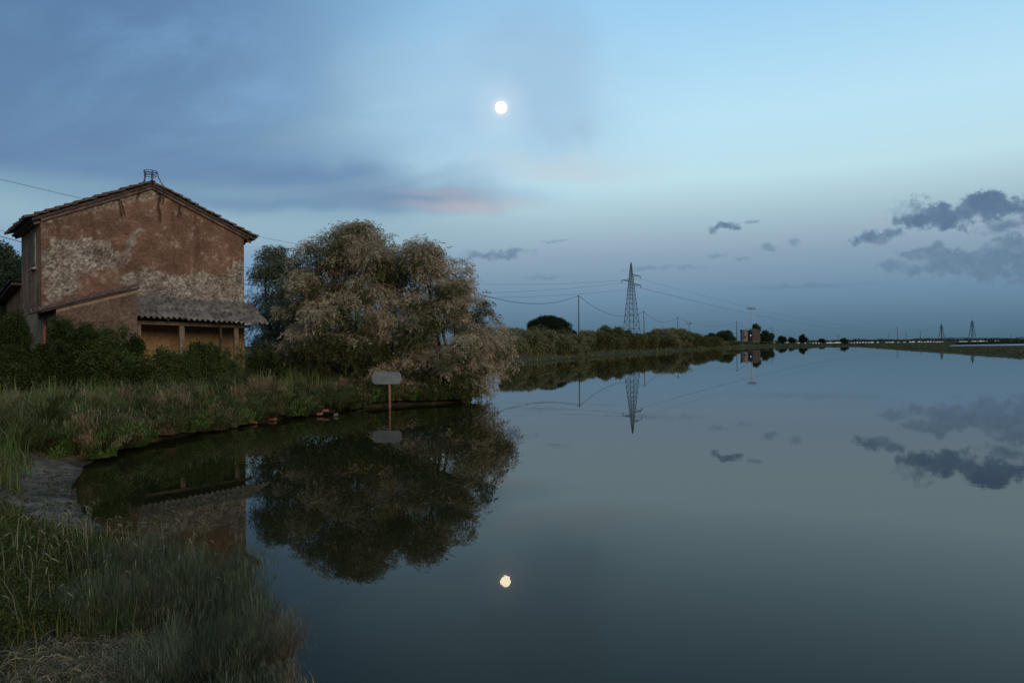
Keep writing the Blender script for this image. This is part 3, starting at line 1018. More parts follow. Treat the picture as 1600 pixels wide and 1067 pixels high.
while x0 < PXR - .1:
    x1 = min(x0 + sheet_w + .05, PXR)
    for row in range(2):
        t0, t1 = (0.0, .56) if row == 0 else (.50, 1.0)
        n = int((x1 - x0) / .022)
        th = .008
        dz, dy, sk = random.uniform(-.012, .012), random.uniform(-.06, .05) if row else 0, random.uniform(-.012, .012)
        V, F = [], []
        for j, t in enumerate((t0, (t0 + t1) / 2, t1)):
            for s_ in (0, 1):
                for i in range(n + 1):
                    x = x0 + (x1 - x0) * i / n
                    y = -.04 - t * 2.12 + (dy if t == 1 else 0)
                    z = zt(x) * (1 - t) + zl(x) * t + .042 * math.sin(2 * math.pi * x / .2) + .03 + (.022 if row == 0 else 0) + .012 * (k % 2) + dz - th * s_ - .012 * math.sin(math.pi * t) + sk * (x - x0)
                    V.append((x, y, z))
        m1 = n + 1
        for j in range(2):
            for i in range(n):
                a = j * 2 * m1 + i
                F.append((a, a + 1, a + 1 + 2 * m1, a + 2 * m1))
                F.append((a + m1 + 1, a + m1, a + 3 * m1, a + 3 * m1 + 1))
        for i in range(n):
            a = 4 * m1 + i
            F.append((a, a + 1, a + 1 + m1, a + m1))
        mesh_np("corrugated_sheet", V, F, M_fibre, porch)
    x0 += sheet_w; k += 1

# ------------------------------------------------------------------ trees
PL = [plume(15, 100 + i) for i in range(4)]
GC = [leaf_clump(9, 200 + i, (.34, .085), .5) for i in range(4)]


def branches(mbk, base, tips, r0, jit=.12):
    """forking limbs from the base to each tip"""
    base = np.array(base, float)
    for tp in tips:
        tp = np.array(tp, float)
        mid = base + (tp - base) * .45 + np.array([random.uniform(-jit, jit), random.uniform(-jit, jit), random.uniform(0, jit)]) * np.linalg.norm(tp - base)
        q1 = base + (mid - base) * .5 + np.array([random.uniform(-.1, .1), random.uniform(-.1, .1), .1])
        q2 = mid + (tp - mid) * .55 + np.array([random.uniform(-.2, .2), random.uniform(-.2, .2), .15])
        mbk.tube([base, q1, mid, q2, tp], [r0, r0 * .75, r0 * .5, r0 * .3, r0 * .1], 6)


def crown_pts(lumps, dens, fill=.35):
    """points and outward normals on/in the lumps; lumps (x,y,z,rx,ry,rz)"""
    Ps, Ns = [], []
    lumps = np.array(lumps)
    for (x, y, z, rx, ry, rz) in lumps:
        n = int(dens * (rx * rz + ry * rz + rx * ry) * 4.2)
        d = rng.normal(size=(n, 3)); d /= np.linalg.norm(d, axis=1)[:, None]
        k = 1 - fill * rng.random(n) ** 1.6
        bump = 1 + .22 * (vnoise(d[:, 0] * 3.2 + x * 3, d[:, 1] * 3.2 + d[:, 2] * 4.1 + z, 5) - .5) * 2
        Ps.append(np.array([x, y, z]) + d * np.array([rx, ry, rz]) * (k * bump)[:, None]); Ns.append(d)
    return np.concatenate(Ps), np.concatenate(Ns)


def tamarisk(base, lumps_px, depth, dens, cols, bcols, label, group=None, dj=.6, blossom=.55):
    sc = depth / FPX
    lumps = []
    for i, (px, py, r) in enumerate(lumps_px):
        rr = r * sc
        dd = depth + dj * rr * math.sin(i * 2.4) * 1.4
        c = P(px, py, dd)
        lumps.append((c[0], c[1], c[2], rr, rr * 1.05, rr * .95))
    t = empty("tamarisk_tree", base)
    tag(t, label, "tree", group)
    b = np.array(base)
    mbk = MB()
    for k in range(4):
        sel = lumps[k::4]
        if sel:
            branches(mbk, (0.25 * math.cos(k * 1.7), .25 * math.sin(k * 1.7), -.15), [np.array(l[:3]) - b for l in sel], .11)
    mbk.build("trunk", M_bark, t, True)
    # each lump carries many hanging sprays (sub-lumps); each spray is a tuft of drooping plumes
    mids = []
    for l in lumps:
        nm_ = int(6 + l[3] * 5)
        for q in range(nm_):
            dq = rng.normal(size=3); dq /= np.linalg.norm(dq)
            rm = rng.uniform(.30, .52) * (.55 + .35 * l[3])
            mids.append((l[0] + dq[0] * l[3] * .80, l[1] + dq[1] * l[4] * .80, l[2] + dq[2] * l[5] * .80, rm, rm, rm * .9))
    C0, N0 = crown_pts(mids, dens * .165, .35)
    kk = N0[:, 2] > rng.uniform(-.9, -.1, len(N0))
    C0, N0 = C0[kk], N0[kk]
    keep = C0[:, 2] > np.maximum(ground_z(C0[:, 0], C0[:, 1]), 0) + .25
    C0, N0 = C0[keep], N0[keep]
    m = len(C0)
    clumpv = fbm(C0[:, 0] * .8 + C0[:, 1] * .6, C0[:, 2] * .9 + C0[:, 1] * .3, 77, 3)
    isb = (clumpv + rng.normal(0, .07, m) + .26 * (N0[:, 2] - .15)) > (1.02 - blossom)  # blossom weighted to upper sides, painting light tops and shaded undersides into the clumps
    tone = rng.uniform(.55, 1.4, m)
    k = 9
    ci = np.repeat(np.arange(m), k)
    n = len(ci)
    d = rng.normal(size=(n, 3)); d /= np.linalg.norm(d, axis=1)[:, None]
    d[:, 2] = np.abs(d[:, 2]) * .9 - .25
    d += N0[ci] * .55
    sr = rng.uniform(.13, .30, m)[ci] * rng.uniform(.4, 1.0, n)
    pts = C0[ci] + d * sr[:, None]
    yaw = np.arctan2(d[:, 1], d[:, 0]) + rng.normal(0, .35, n)
    pitch = -np.clip(d[:, 2], -.5, .9) * .7 + rng.normal(0, .25, n) + .28
    keep = pts[:, 2] > np.maximum(ground_z(pts[:, 0], pts[:, 1]), 0) + .16
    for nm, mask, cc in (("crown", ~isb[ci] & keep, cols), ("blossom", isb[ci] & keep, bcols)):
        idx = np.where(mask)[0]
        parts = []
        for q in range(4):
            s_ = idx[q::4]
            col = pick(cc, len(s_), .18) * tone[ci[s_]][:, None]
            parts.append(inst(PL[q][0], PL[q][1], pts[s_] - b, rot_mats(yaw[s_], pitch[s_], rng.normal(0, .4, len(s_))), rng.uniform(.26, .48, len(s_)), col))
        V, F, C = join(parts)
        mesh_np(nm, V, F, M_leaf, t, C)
    return t


G1 = [(.08, .085, .033), (.06, .066, .025), (.10, .10, .042)]
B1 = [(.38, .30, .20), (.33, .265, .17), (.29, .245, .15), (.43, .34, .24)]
main_l = [(500, 410, 33), (545, 388, 36), (578, 392, 36), (520, 440, 48), (570, 440, 52), (484, 448, 34), (484, 500, 40), (540, 500, 58), (598, 468, 44), (600, 525, 52),
          (492, 545, 38), (540, 560, 44), (590, 580, 38), (462, 556, 26), (612, 420, 26), (520, 395, 28), (560, 375, 24), (555, 535, 40), (620, 555, 38), (530, 480, 40), (585, 545, 40), (510, 525, 36)]
right_l = [(655, 408, 24), (648, 442, 38), (690, 438, 30), (680, 482, 46), (640, 505, 48), (718, 488, 34), (742, 512, 28), (690, 545, 56), (738, 562, 46), (762, 535, 30),
           (752, 592, 36), (715, 606, 36), (660, 590, 46), (632, 612, 24), (772, 562, 20), (655, 395, 14), (712, 445, 20)]
left_l = [(425, 412, 18), (432, 432, 26), (412, 430, 14), (446, 455, 34), (420, 478, 26), (452, 492, 38), (425, 520, 30), (432, 548, 30), (470, 470, 40), (424, 398, 9)]
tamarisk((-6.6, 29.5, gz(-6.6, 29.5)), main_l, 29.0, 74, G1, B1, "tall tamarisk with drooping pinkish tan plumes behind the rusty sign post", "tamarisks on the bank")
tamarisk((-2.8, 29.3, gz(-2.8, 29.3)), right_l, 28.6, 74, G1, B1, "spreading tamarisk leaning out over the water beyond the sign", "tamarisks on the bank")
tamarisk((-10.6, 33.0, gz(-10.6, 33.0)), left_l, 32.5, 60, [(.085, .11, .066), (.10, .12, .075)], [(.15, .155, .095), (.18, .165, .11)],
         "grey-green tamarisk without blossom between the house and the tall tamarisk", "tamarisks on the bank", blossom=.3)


def bushy(name, cat, label, base, lumps, dens, cols, csize, group=None, trunk_r=.1, templ=None, rel=False, nofoot=False):
    """leafy tree or bush; lumps relative to the base"""
    t = empty(name, base)
    tag(t, label, cat, group)
    mbk = MB()
    branches(mbk, (0, 0, -.2), [l[:3] for l in lumps[:7]], trunk_r)
    mbk.build("trunk" if cat == "tree" else "stem", M_bark, t, True)
    pts, nrm = crown_pts(lumps, dens, .5)
    pts = pts[pts[:, 2] > .05]
    n = len(pts)
    parts = []
    tp = templ or GC
    tone = .72 + .55 * fbm(pts[:, 0] * .9 / csize + 3, pts[:, 2] * .9 / csize + pts[:, 1] / csize, 9, 3)
    for q in range(4):
        k = len(pts[q::4])
        parts.append(inst(tp[q][0], tp[q][1], pts[q::4], rot_mats(rng.uniform(0, 6.28, k), rng.uniform(-1, 1, k), rng.uniform(-1, 1, k)),
                          rng.uniform(.7, 1.3, k) * csize, pick(cols, k, .25) * tone[q::4][:, None]))
    V, F, C = join(parts)
    mesh_np("crown" if cat == "tree" else "foliage", V, F, M_leaf, t, C)
    return t


def ball_lumps(n, rx, ry, rz, z0, rl, seed):
    r = np.random.default_rng(seed)
    L = []
    for i in range(n):
        d = r.normal(size=3); d /= np.linalg.norm(d)
        k = r.random() ** .5 * .75
        s = rl * r.uniform(.7, 1.25)
        L.append((d[0] * rx * k, d[1] * ry * k, z0 + d[2] * rz * k, s, s, s * .85))
    return L


# tree behind the rear extension, at the house's far left
_b = P(-8, 470, 33)
bushy("broadleaf_tree", "tree", "dark leafy tree rising behind the farmhouse's low rear extension", (_b[0], _b[1], 1.2),
      [(-.3, 0, 3.4, 1.4, 1.4, 1.4), (.5, .2, 4.3, 1.1, 1.1, 1.0), (-.6, .3, 5.0, 1.2, 1.2, 1.0), (.2, 0, 2.4, 1.5, 1.4, 1.1), (-1.6, 0, 3.8, 1.4, 1.4, 1.5), (.75, 0, 3.4, .7, .8, .7), (.0, .2, 5.3, .8, .8, .7)],
      62, [(.045, .06, .035), (.06, .08, .045), (.035, .05, .03)], .34, trunk_r=.16)

# brambles in front of the house
BR = [(.032, .048, .014), (.042, .06, .018), (.026, .038, .012), (.058, .078, .024)]
for i, (px, d, top, wpx, lab) in enumerate([
        (40, 20.5, 548, 85, "low dark bramble bush below the red-brown door"),
        (108, 21.0, 512, 62, "tall dark bramble bush crowding the lean-to's left corner"),
        (160, 21.3, 520, 62, "broad dark bramble bush in front of the pebble-dashed lean-to wall"),
        (208, 21.8, 538, 44, "dark bramble bush at the lean-to's right corner"),
        (255, 23.0, 553, 42, "low bramble bush before the porch's first wooden post"),
        (318, 24.0, 545, 34, "leafy bramble with upright shoots under the porch roof"),
        (352, 24.6, 556, 42, "low bramble bush at the farmhouse's right corner"),
        (290, 23.4, 560, 44, "small bramble bush below the middle of the porch"),
        (12, 22.5, 500, 50, "dark bush growing against the rear extension wall"),
        (415, 27.5, 560, 42, "shadowy bush between the porch and the grey-green tamarisk")]):
    b = P(px, 600, d); z0 = gz(b[0], b[1])
    h = CAMZ + (hor(px) - top) * d / FPX - z0
    rx = wpx * d / FPX
    L = ball_lumps(16, rx * .85, rx * .7, h * .42, h * .45, min(rx, h) * .30, 300 + i)
    L += [(random.uniform(-rx * .5, rx * .5), random.uniform(-.4, .4), h - random.uniform(.0, .3), .13, .13, .34) for _ in range(9)]
    bushy("bramble_bush", "bush", lab, (b[0], b[1], z0), L, 120, [tuple(np.array(c_) * [1.0, .8, 1.25, .75, 1.5, 1.15, 1.6, 1.3, .8, .7][i]) for c_ in BR], .19, "brambles round the farmhouse", .03)

# ------------------------------------------------------------------ ground vegetation


def scatter(n, r0, r1, a0, a1, power=1.0):
    """more points near the camera than far away"""
    u = rng.random(n)
    r = np.exp(np.log(r0) + (np.log(r1) - np.log(r0)) * u ** power)
    a = np.radians(rng.uniform(a0, a1, n))
    return r * np.sin(a), r * np.cos(a)


def pts3(x, y, sink=.03):
    return np.stack([x, y, ground_z(x, y) - sink], -1)


def mud_mask(x, y):
    return np.clip(2.2 * np.exp(-(((x + 6.6) * .82 + (y - 11.2) * .57) / 3.4) ** 2 - (((x + 6.6) * .57 - (y - 11.2) * .82) / 3.4) ** 2), 0, 1) * sstep(land_sd(x, y) + .5 * (fbm(x * 2.5, y * 2.5, 99, 3) - .5), .85, .65)


# where the photograph has the trodden straw patch
def straw_mask(x, y):
    n = fbm(x * 1.6, y * 1.6, 91, 3) - .5
    return sstep(np.hypot((x + 2.3) / .85, (y - 3.95) / .95) + n * .8, 1.05, .7)


def in_house(x, y):
    u = (x - HX) * math.cos(HA) + (y - HY) * math.sin(HA)
    v = -(x - HX) * math.sin(HA) + (y - HY) * math.cos(HA)
    return ((u > -.1) & (u < HW + .1) & (v > -.05) & (v < SL)) | ((u > -.1) & (u < LW) & (v > -LP - .05) & (v < 0))


def grass_field(name, label, n, rr, aa, hrange, wk, cols, tips, dens_fn, lean=(.1, .9), power=1.0):
    per = 22
    nt_ = n // per
    tx, ty = scatter(nt_, rr[0], rr[1], aa[0], aa[1], power)
    th = rng.gamma(3.2, .31, nt_).clip(.35, 2.1)                   # tuft height, most low, a few tall
    tcol = pick(cols, nt_, .45)
    td = np.hypot(tx, ty)
    ti = np.repeat(np.arange(nt_), per)
    n = len(ti)
    spread = (.035 + .0075 * td)[ti] * np.where(rng.random(n) < .3, 3.0, 1.0)
    ox, oy = rng.normal(0, 1, n) * spread, rng.normal(0, 1, n) * spread
    x, y = tx[ti] + ox, ty[ti] + oy
    s = land_sd(x, y)
    k = (s > .06) & (rng.random(n) < dens_fn(x, y, s)) & ~in_house(x, y) & (rng.random(n) > mud_mask(x, y))
    x, y, ti, ox, oy = x[k], y[k], ti[k], ox[k], oy[k]
    p = pts3(x, y); m = len(x)
    d = np.hypot(x, y)
    patch = np.clip((fbm(x * .75, y * .75, 191, 4) - .5) * 2.1 + .5, .05, 1)
    h = rng.uniform(hrange[0], hrange[1], m) * (.55 + .7 * patch) * th[ti] * np.interp(s[k], [0, .5, 1.5], [.6, .8, 1])
    yaw = np.arctan2(oy, ox) + rng.normal(0, .8, m)
    V, F, C = blades(p, h, wk * d * rng.uniform(.7, 1.4, m) + .0025, yaw, rng.uniform(lean[0], lean[1], m) * 1.1, tcol[ti] * rng.uniform(.75, 1.25, (m, 1)) * (.5 + .95 * patch)[:, None], 1.0,
                     pick(tips, m, .3) * .5 + tcol[ti] * .7)
    o = mesh_np(name, V, F, M_grass, None, C)
    tag(o, label, "grass", kind="stuff")
    return o


GR = [(.052, .064, .015), (.066, .076, .018), (.04, .052, .013), (.11, .092, .036)]
GR2 = [(.065, .115, .028), (.08, .13, .032), (.058, .095, .026), (.13, .125, .05)]
TIPS = [(.12, .135, .05), (.20, .175, .09), (.09, .11, .042)]
grass_field("bank_grass", "tall green grass covering the bank below the farmhouse", 200000, (12.5, 46), (-46, -2), (.16, .50), .00055, GR2, TIPS,
            lambda x, y, s: .25 + .75 * sstep(s, .3, 1.5))
grass_field("foreground_grass", "dark green grass and weeds on the foreground knoll", 110000, (2.1, 13.5), (-52, 0), (.06, .20), .0007, GR, TIPS,
            lambda x, y, s: (1 - .93 * straw_mask(x, y)) * (.35 + .65 * sstep(s, .2, .8)))
grass_field("far_bank_grass", "grass fringe along the far left bank", 60000, (46, 330), (-12, 24), (.35, .85), .0007, [(.095, .10, .03), (.125, .115, .04), (.08, .09, .027)], [(.18, .15, .07), (.13, .125, .045)],
            lambda x, y, s: sstep(s, 16, 3) * (x < .42 * y), (.1, .6), 1.1)
grass_field("levee_grass", "short dry grass on the low levee across the pond", 90000, (60, 420), (18, 47), (.10, .26), .0007, [(.08, .074, .03), (.068, .07, .026), (.09, .08, .036)], [(.13, .11, .055), (.09, .092, .036)],
            lambda x, y, s: sstep(s, .0, .25) * sstep(s, 26, 9) * (poly_sd(x, y, POND2) < -1), (.1, .6), 1.2)

# dead straw lying on the trodden patch
n = 20000
x = rng.normal(-2.3, .7, n); y = rng.normal(3.95, .8, n)
k = (rng.random(n) < straw_mask(x, y) * .9 + .06) & (land_sd(x, y) > .15)
x, y = x[k], y[k]; m = len(x)
p = pts3(x, y, -.004)
L = rng.uniform(.05, .24, m); ya = rng.uniform(0, 6.28, m); cu = rng.normal(0, .5, m)
V = np.zeros((m, 6, 3)); wd = rng.uniform(.0012, .003, m)
for j in range(3):
    t = j / 2
    aa = ya + cu * t
    cx_, cy_ = x + np.cos(ya + cu * t * .5) * L * t, y + np.sin(ya + cu * t * .5) * L * t
    cz_ = ground_z(cx_, cy_) + .006 + rng.uniform(0, .05, m) * math.sin(math.pi * (t * .8 + .1))
    for q, sg in enumerate((-1, 1)):
        V[:, j * 2 + q] = np.stack([cx_ - np.sin(aa) * wd * sg, cy_ + np.cos(aa) * wd * sg, cz_ + sg * wd * .5], -1)
F = np.array([(0, 1, 3), (0, 3, 2), (2, 3, 5), (2, 5, 4)])[None] + (np.arange(m) * 6)[:, None, None]
tag(mesh_np("dry_straw", V.reshape(-1, 3), F.reshape(-1, 3), M_grass, None, np.repeat(pick([(.22, .17, .095), (.17, .135, .08), (.27, .215, .13), (.10, .085, .05), (.09, .095, .04)], m), 6, axis=0)),
    "flattened dead straw on the trodden foreground patch", "straw", kind="stuff")

# broad-leaved ground cover in the foreground's left
CL = [leaf_clump(8, 400 + i, (.42, .15), .55) for i in range(4)]
x, y = scatter(44000, 2.1, 11, -52, -8)
s = land_sd(x, y)
k = (s > .5) & (rng.random(len(x)) < sstep(fbm(x * 1.0, y * 1.0, 95, 4) + .10 * sstep(x, -2.4, -3.6), .34, .52)) & (straw_mask(x, y) < .3) & (mud_mask(x, y) < .2) & (x < -2.0 + .0 * y)
x, y = x[k], y[k]
p = pts3(x, y, -.03); p[:, 2] += rng.uniform(0, .12, len(x))
parts = []
for q in range(4):
    mm = len(x[q::4])
    parts.append(inst(CL[q][0], CL[q][1], p[q::4], rot_mats(rng.uniform(0, 6.28, mm), rng.uniform(-.5, .5, mm), rng.uniform(-.5, .5, mm)), rng.uniform(.028, .06, mm), pick([(.042, .058, .014), (.056, .072, .018), (.034, .045, .012)], mm)))
V, F, C = join(parts)
tag(mesh_np("ground_cover", V, F, M_leaf, None, C), "dark broad-leaved ground cover at the foreground's left", "weeds", kind="stuff")

# litter and salt flecks on the mud strip
n = 2600
x = rng.normal(-6.6, 1.9, n); y = rng.normal(11.2, 2.4, n)
sd_ = land_sd(x, y)
k = (sd_ > .02) & (sd_ < 1.0)
x, y = x[k], y[k]; m = len(x)
p = pts3(x, y, -.006)
V, F, C = inst(leaf_clump(3, 77, (.9, .25), .4)[0], leaf_clump(3, 77, (.9, .25), .4)[1], p, rot_mats(rng.uniform(0, 6.28, m), rng.normal(0, .15, m), rng.normal(0, .15, m)), rng.uniform(.02, .075, m), pick([(.05, .042, .03), (.08, .065, .045), (.14, .125, .10), (.06, .06, .03)], m))
tag(mesh_np("shore_litter", V, F, M_grass, None, C), "dead stems and pale flecks strewn on the muddy strip", "litter", kind="stuff")

# wild oats with nodding heads
def oats(name, label, n, xf, yf, hr, cols):
    x, y = xf(n), yf(n)
    k = (land_sd(x, y) > .15) & (mud_mask(x, y) < .35) & (straw_mask(x, y) < .5)
    x, y = x[k], y[k]; m = len(x)
    p = pts3(x, y)
    h = rng.uniform(hr[0], hr[1], m); ya = rng.uniform(0, 6.28, m); d = np.hypot(x, y)
    col = pick(cols, m, .25)
    w_ = .0006 * d + .001
    le = rng.uniform(.15, .5, m)
    parts = [blades(p, h, w_ * 1.2, ya, le, col, 1.2)]
    tip = p + np.stack([np.cos(ya) * le * h, np.sin(ya) * le * h, h * (1 - .25 * le)], -1)
    hv = np.array([(0, 0, 0), (.3, .06, -.06), (.65, .05, -.3), (.95, 0, -.72), (.65, -.05, -.3), (.3, -.06, -.06), (.3, 0, .04), (.65, 0, -.2)])
    hf = np.array([(0, 1, 6), (1, 2, 6), (2, 7, 6), (2, 3, 7), (3, 4, 7), (4, 6, 7), (4, 5, 6), (5, 0, 6)])
    parts.append(inst(hv, hf, tip, rot_mats(ya, np.zeros(m), np.zeros(m)), rng.uniform(.032, .06, m) * (1 + d * .02), col * 1.05))
    V, F, C = join(parts)
    tag(mesh_np(name, V, F, M_grass, None, C), label, "grass", kind="stuff")


OAT = [(.20, .18, .10), (.15, .155, .075), (.25, .21, .13)]
oats("wild_oats", "wild oat stalks with nodding heads in front of the cove", 420, lambda n: rng.normal(-3.3, 1.0, n), lambda n: rng.normal(5.9, 1.2, n), (.28, .55), OAT)
oats("seeding_grass", "pale seeding grass on the slope below the brambles", 1500, lambda n: rng.uniform(-19, -6.5, n), lambda n: rng.uniform(14.5, 25, n), (.4, .8), OAT)

# glasswort shrubs: many thin upright stems
def stem_mound(n, rad, h, cols, seed, w0=.005, seg_lean=.5):
    r = np.random.default_rng(seed)
    ns = max(n // 45, 12)                                   # stems stand in sprigs with gaps between
    sa = r.uniform(0, 6.28, ns); sq = np.sqrt(r.random(ns)) * rad
    si = r.integers(0, ns, n)
    x = sq[si] * np.cos(sa[si]) + r.normal(0, rad * .055, n); y = sq[si] * np.sin(sa[si]) + r.normal(0, rad * .055, n)
    q = np.clip(np.hypot(x, y), 0, rad * 1.04); a = np.arctan2(y, x)
    prof = np.sqrt(np.clip(1 - (q / rad) ** 2 * .9, .02, 1))
    hh = h * prof * r.uniform(.6, 1.15, n) * r.uniform(.62, 1.3, ns)[si]
    lean = seg_lean * (q / rad) + r.uniform(0, .35, n) + r.uniform(0, .35, ns)[si]
    ya = a + r.normal(0, .35, n) + r.normal(0, .9, ns)[si]
    stone = r.uniform(.55, 1.5, ns)[si][:, None]
    base = np.stack([x, y, np.full(n, -.05)], -1)
    cc = np.array(cols, float)[r.integers(0, len(cols), ns)][si] * r.uniform(.75, 1.25, (n, 1)) * stone
    parts = [blades(base, hh, np.full(n, w0) * r.uniform(.7, 1.5, n), ya, lean, cc * .8, 1.0, cc * 1.15)]
    # short side shoots near the tips
    m = n * 3
    i = r.integers(0, n, m); t = r.uniform(.35, .95, m)
    o = lean[i] * hh[i] * t ** 2
    b2 = np.stack([x[i] + np.cos(ya[i]) * o, y[i] + np.sin(ya[i]) * o, -.05 + hh[i] * (t - .25 * lean[i] * t * t)], -1)
    parts.append(blades(b2, hh[i] * r.uniform(.08, .2, m), np.full(m, w0 * .9), r.uniform(0, 6.28, m), r.uniform(.3, .9, m), cc[i], 1.0, cc[i] * 1.2))
    return join(parts)


SG = [(.085, .10, .052), (.07, .085, .045), (.11, .12, .066), (.05, .062, .034)]
SB = [(.17, .135, .09), (.20, .16, .11), (.13, .112, .07)]
SD = [(.055, .075, .035), (.07, .085, .042), (.09, .085, .05)]
fg_shrubs = [  # px of base, py of base, radius, height, colours, label
    (-2.92, 5.75, .46, .42, SD, "dark glasswort shrub mixed with wild oats beside the muddy strip"),
    (-2.42, 5.45, .50, .46, SG, "upright grey-green glasswort shrub at the crest of the knoll"),
    (-1.98, 5.10, .42, .40, SG, "bluish glasswort shrub with dense stems just behind the straw patch"),
    (-1.66, 4.72, .34, .34, SB, "brownish twiggy glasswort shrub overhanging the waterline"),
    (-1.72, 4.15, .40, .42, SG, "thick blue-green glasswort shrub between straw and water"),
    (-1.36, 4.02, .26, .30, SB, "small dry twiggy glasswort shrub on the water's edge"),
    (-1.42, 3.42, .36, .36, SG, "grey-green glasswort shrub beside the straw patch's right edge"),
    (-2.75, 4.85, .38, .34, SD, "low dark green glasswort shrub behind the straw"),
    (-1.12, 3.25, .22, .28, SD, "green glasswort shrub hanging over the bank edge")]
for i, (x, y, rd, h, cols, lab) in enumerate(fg_shrubs):
    x -= .17 if x > -1.8 else .08
    V, F, C = stem_mound(5200, rd, h * 1.2, cols, 500 + i, .0027)
    o = mesh_np("glasswort_shrub", V, F, M_grass, None, C)
    o.location = (x, y, gz(x, y) - .02)
    tag(o, lab, "shrub", "glasswort shrubs on the foreground knoll")

# low shrubs along the waterline of the house bank, sharing three meshes
protos = []
for i, cols in enumerate(([(.06, .075, .03), (.08, .09, .036)], [(.16, .115, .065), (.12, .095, .052)], [(.07, .115, .03), (.09, .135, .036)])):
    V, F, C = stem_mound(1500, .75, .62, cols, 600 + i, .016)
    protos.append((V, F, C))
EDGE = [(-8.9, 13.6), (-9.1, 15.3), (-9.1, 16.6), (-8.6, 18.6), (-8.15, 20.4), (-7.45, 22.3), (-6.75, 24.1), (-5.85, 25.8), (-4.7, 27.05), (-3.2, 27.55), (-2.4, 28.0), (-1.9, 28.9)]
src = {}
cnt = 0
shade = ["dark green", "brownish", "fresh green"]
for i in range(len(EDGE) - 1):
    (xa, ya_), (xb, yb) = EDGE[i], EDGE[i + 1]
    ex, ey = xb - xa, yb - ya_
    ln = math.hypot(ex, ey)
    nx_, ny_ = -ey / ln, ex / ln
    for row, (off, num) in enumerate(((.06, 6), (.8, 4), (2.3, 3))):
        for j in range(num):
            t = (j + random.uniform(.2, .8)) / num
            x, y = xa + ex * t + nx_ * off * random.uniform(.8, 1.25), ya_ + ey * t + ny_ * off * random.uniform(.8, 1.25)
            if land_sd(np.array([x]), np.array([y]))[0] < .03 or (y < 14.2 and row == 0):
                continue
            kd = [0, 1, 0, 1, 2, 2, 0, 1, 0, 0][(i * 3 + j * 7 + row * 2) % 10]
            if kd in src:
                o = src[kd].copy(); COL.objects.link(o)
            else:
                o = mesh_np("saltmarsh_shrub", *protos[kd][:2], M_grass, None, protos[kd][2]); src[kd] = o
            o.location = (x, y, gz(x, y) - .03)
            sc_ = random.uniform(.7, 1.25)
            o.scale = (sc_, sc_, sc_ * random.uniform(.75, 1.1))
            o.rotation_euler = (0, 0, random.uniform(0, 6.28))
            place = ["overhanging the waterline of the house bank", "on the slope just above the waterline of the house bank", "among the grass of the house bank"][row]
            near_ = ["by the muddy cove", "by the muddy cove", "below the lean-to", "below the lean-to", "beside the red rubble", "beside the red rubble", "between the rubble heaps", "near the sign post", "near the sign post", "under the spreading tamarisk", "under the spreading tamarisk"][i]
            lb = "%s saltmarsh shrub %s %s" % (shade[kd], ["overhanging the water", "just above the waterline", "up in the grass"][row], near_)
            tag(o, lb, "shrub", lb.replace("shrub", "shrubs"))
            cnt += 1

# rubble at the water's edge
def rock(name, mat, label, cat, group, x, y, sx, sy, sz, rz, tilt, z=None, seed=0):
    r = np.random.default_rng(seed)
    m_ = MB()
    m_.box(-sx / 2, sx / 2, -sy / 2, sy / 2, -sz / 2, sz / 2)
    m_.v = [tuple(np.array(p) * r.uniform(.55, 1.1, 3)) for p in m_.v]
    o = m_.build(name, mat, None, False, min(sx, sy, sz) * .12)
    o.location = (x, y, (max(gz(x, y), 0) + sz * .3) if z is None else z)
    o.rotation_euler = (tilt, tilt * .6, rz)
    return tag(o, label, cat, group)


def wl(px, py):
    d = CAMZ * FPX / (py - hor(px))
    return (px + ROLL * (537 - py) - 800) / FPX * d, d


cl1 = [("brick", M_brick, 398, 655, .26, .12, .09, 1.0, .5), ("brick", M_brick, 386, 656, .34, .14, .10, .3, .3), ("brick", M_brick, 378, 653, .26, .13, .09, 2.2, -.2),
       ("brick", M_stone, 396, 650, .44, .10, .07, 2.0, .9), ("stone", M_stone, 361, 659, .42, .34, .26, .4, .1), ("brick", M_brick, 372, 660, .25, .13, .10, .1, .2)]
labs1 = ["tilted red brick end at the right of the rubble below the porch", "long broken red brick piece in the middle of the rubble below the porch", "flat red brick behind the grey block in the rubble below the porch",
         "pale slab leaning on the red bricks below the porch", "squarish pale grey stone block beside the red bricks at the waterline", "red brick lying against the squarish grey stone block"]
for i, (nm, mt, px, py, sx, sy, sz, rz, tl) in enumerate(cl1):
    x, y = wl(px, py + 7)
    rock(nm, mt, labs1[i], nm, "rubble at the waterline", x + .05, y - .12, sx * .8, sy * .8, sz * .8, rz, tl, .07 + .03 * (i % 3) + (.12 if i == 3 else 0), 700 + i)
cl2 = [("brick", M_stone, 497, 640, .5, .24, .1, .5, .35), ("brick", M_brick, 508, 642, .34, .2, .10, .2, .1), ("brick", M_brick, 500, 644, .3, .16, .11, 1.2, 0), ("brick", M_stone, 514, 638, .36, .18, .09, 2.6, .3), ("stone", M_darkstone, 524, 644, .24, .2, .12, .2, 0)]
labs2 = ["pale slab tilted on top of the rubble left of the sign post", "red brick under the pale slabs left of the sign post", "darker red brick at the waterline under the pale slab", "small pale slab leaning away from the rubble towards the sign post", "low grey stone between the rubble and the sign post"]
for i, (nm, mt, px, py, sx, sy, sz, rz, tl) in enumerate(cl2):
    x, y = wl(px, py + 6)
    rock(nm, mt, labs2[i], nm, "rubble at the waterline", x + .02, y - .05, sx * .8, sy * .8, sz * .8, rz, tl, [.26, .15, .08, .22, .05][i], 720 + i)
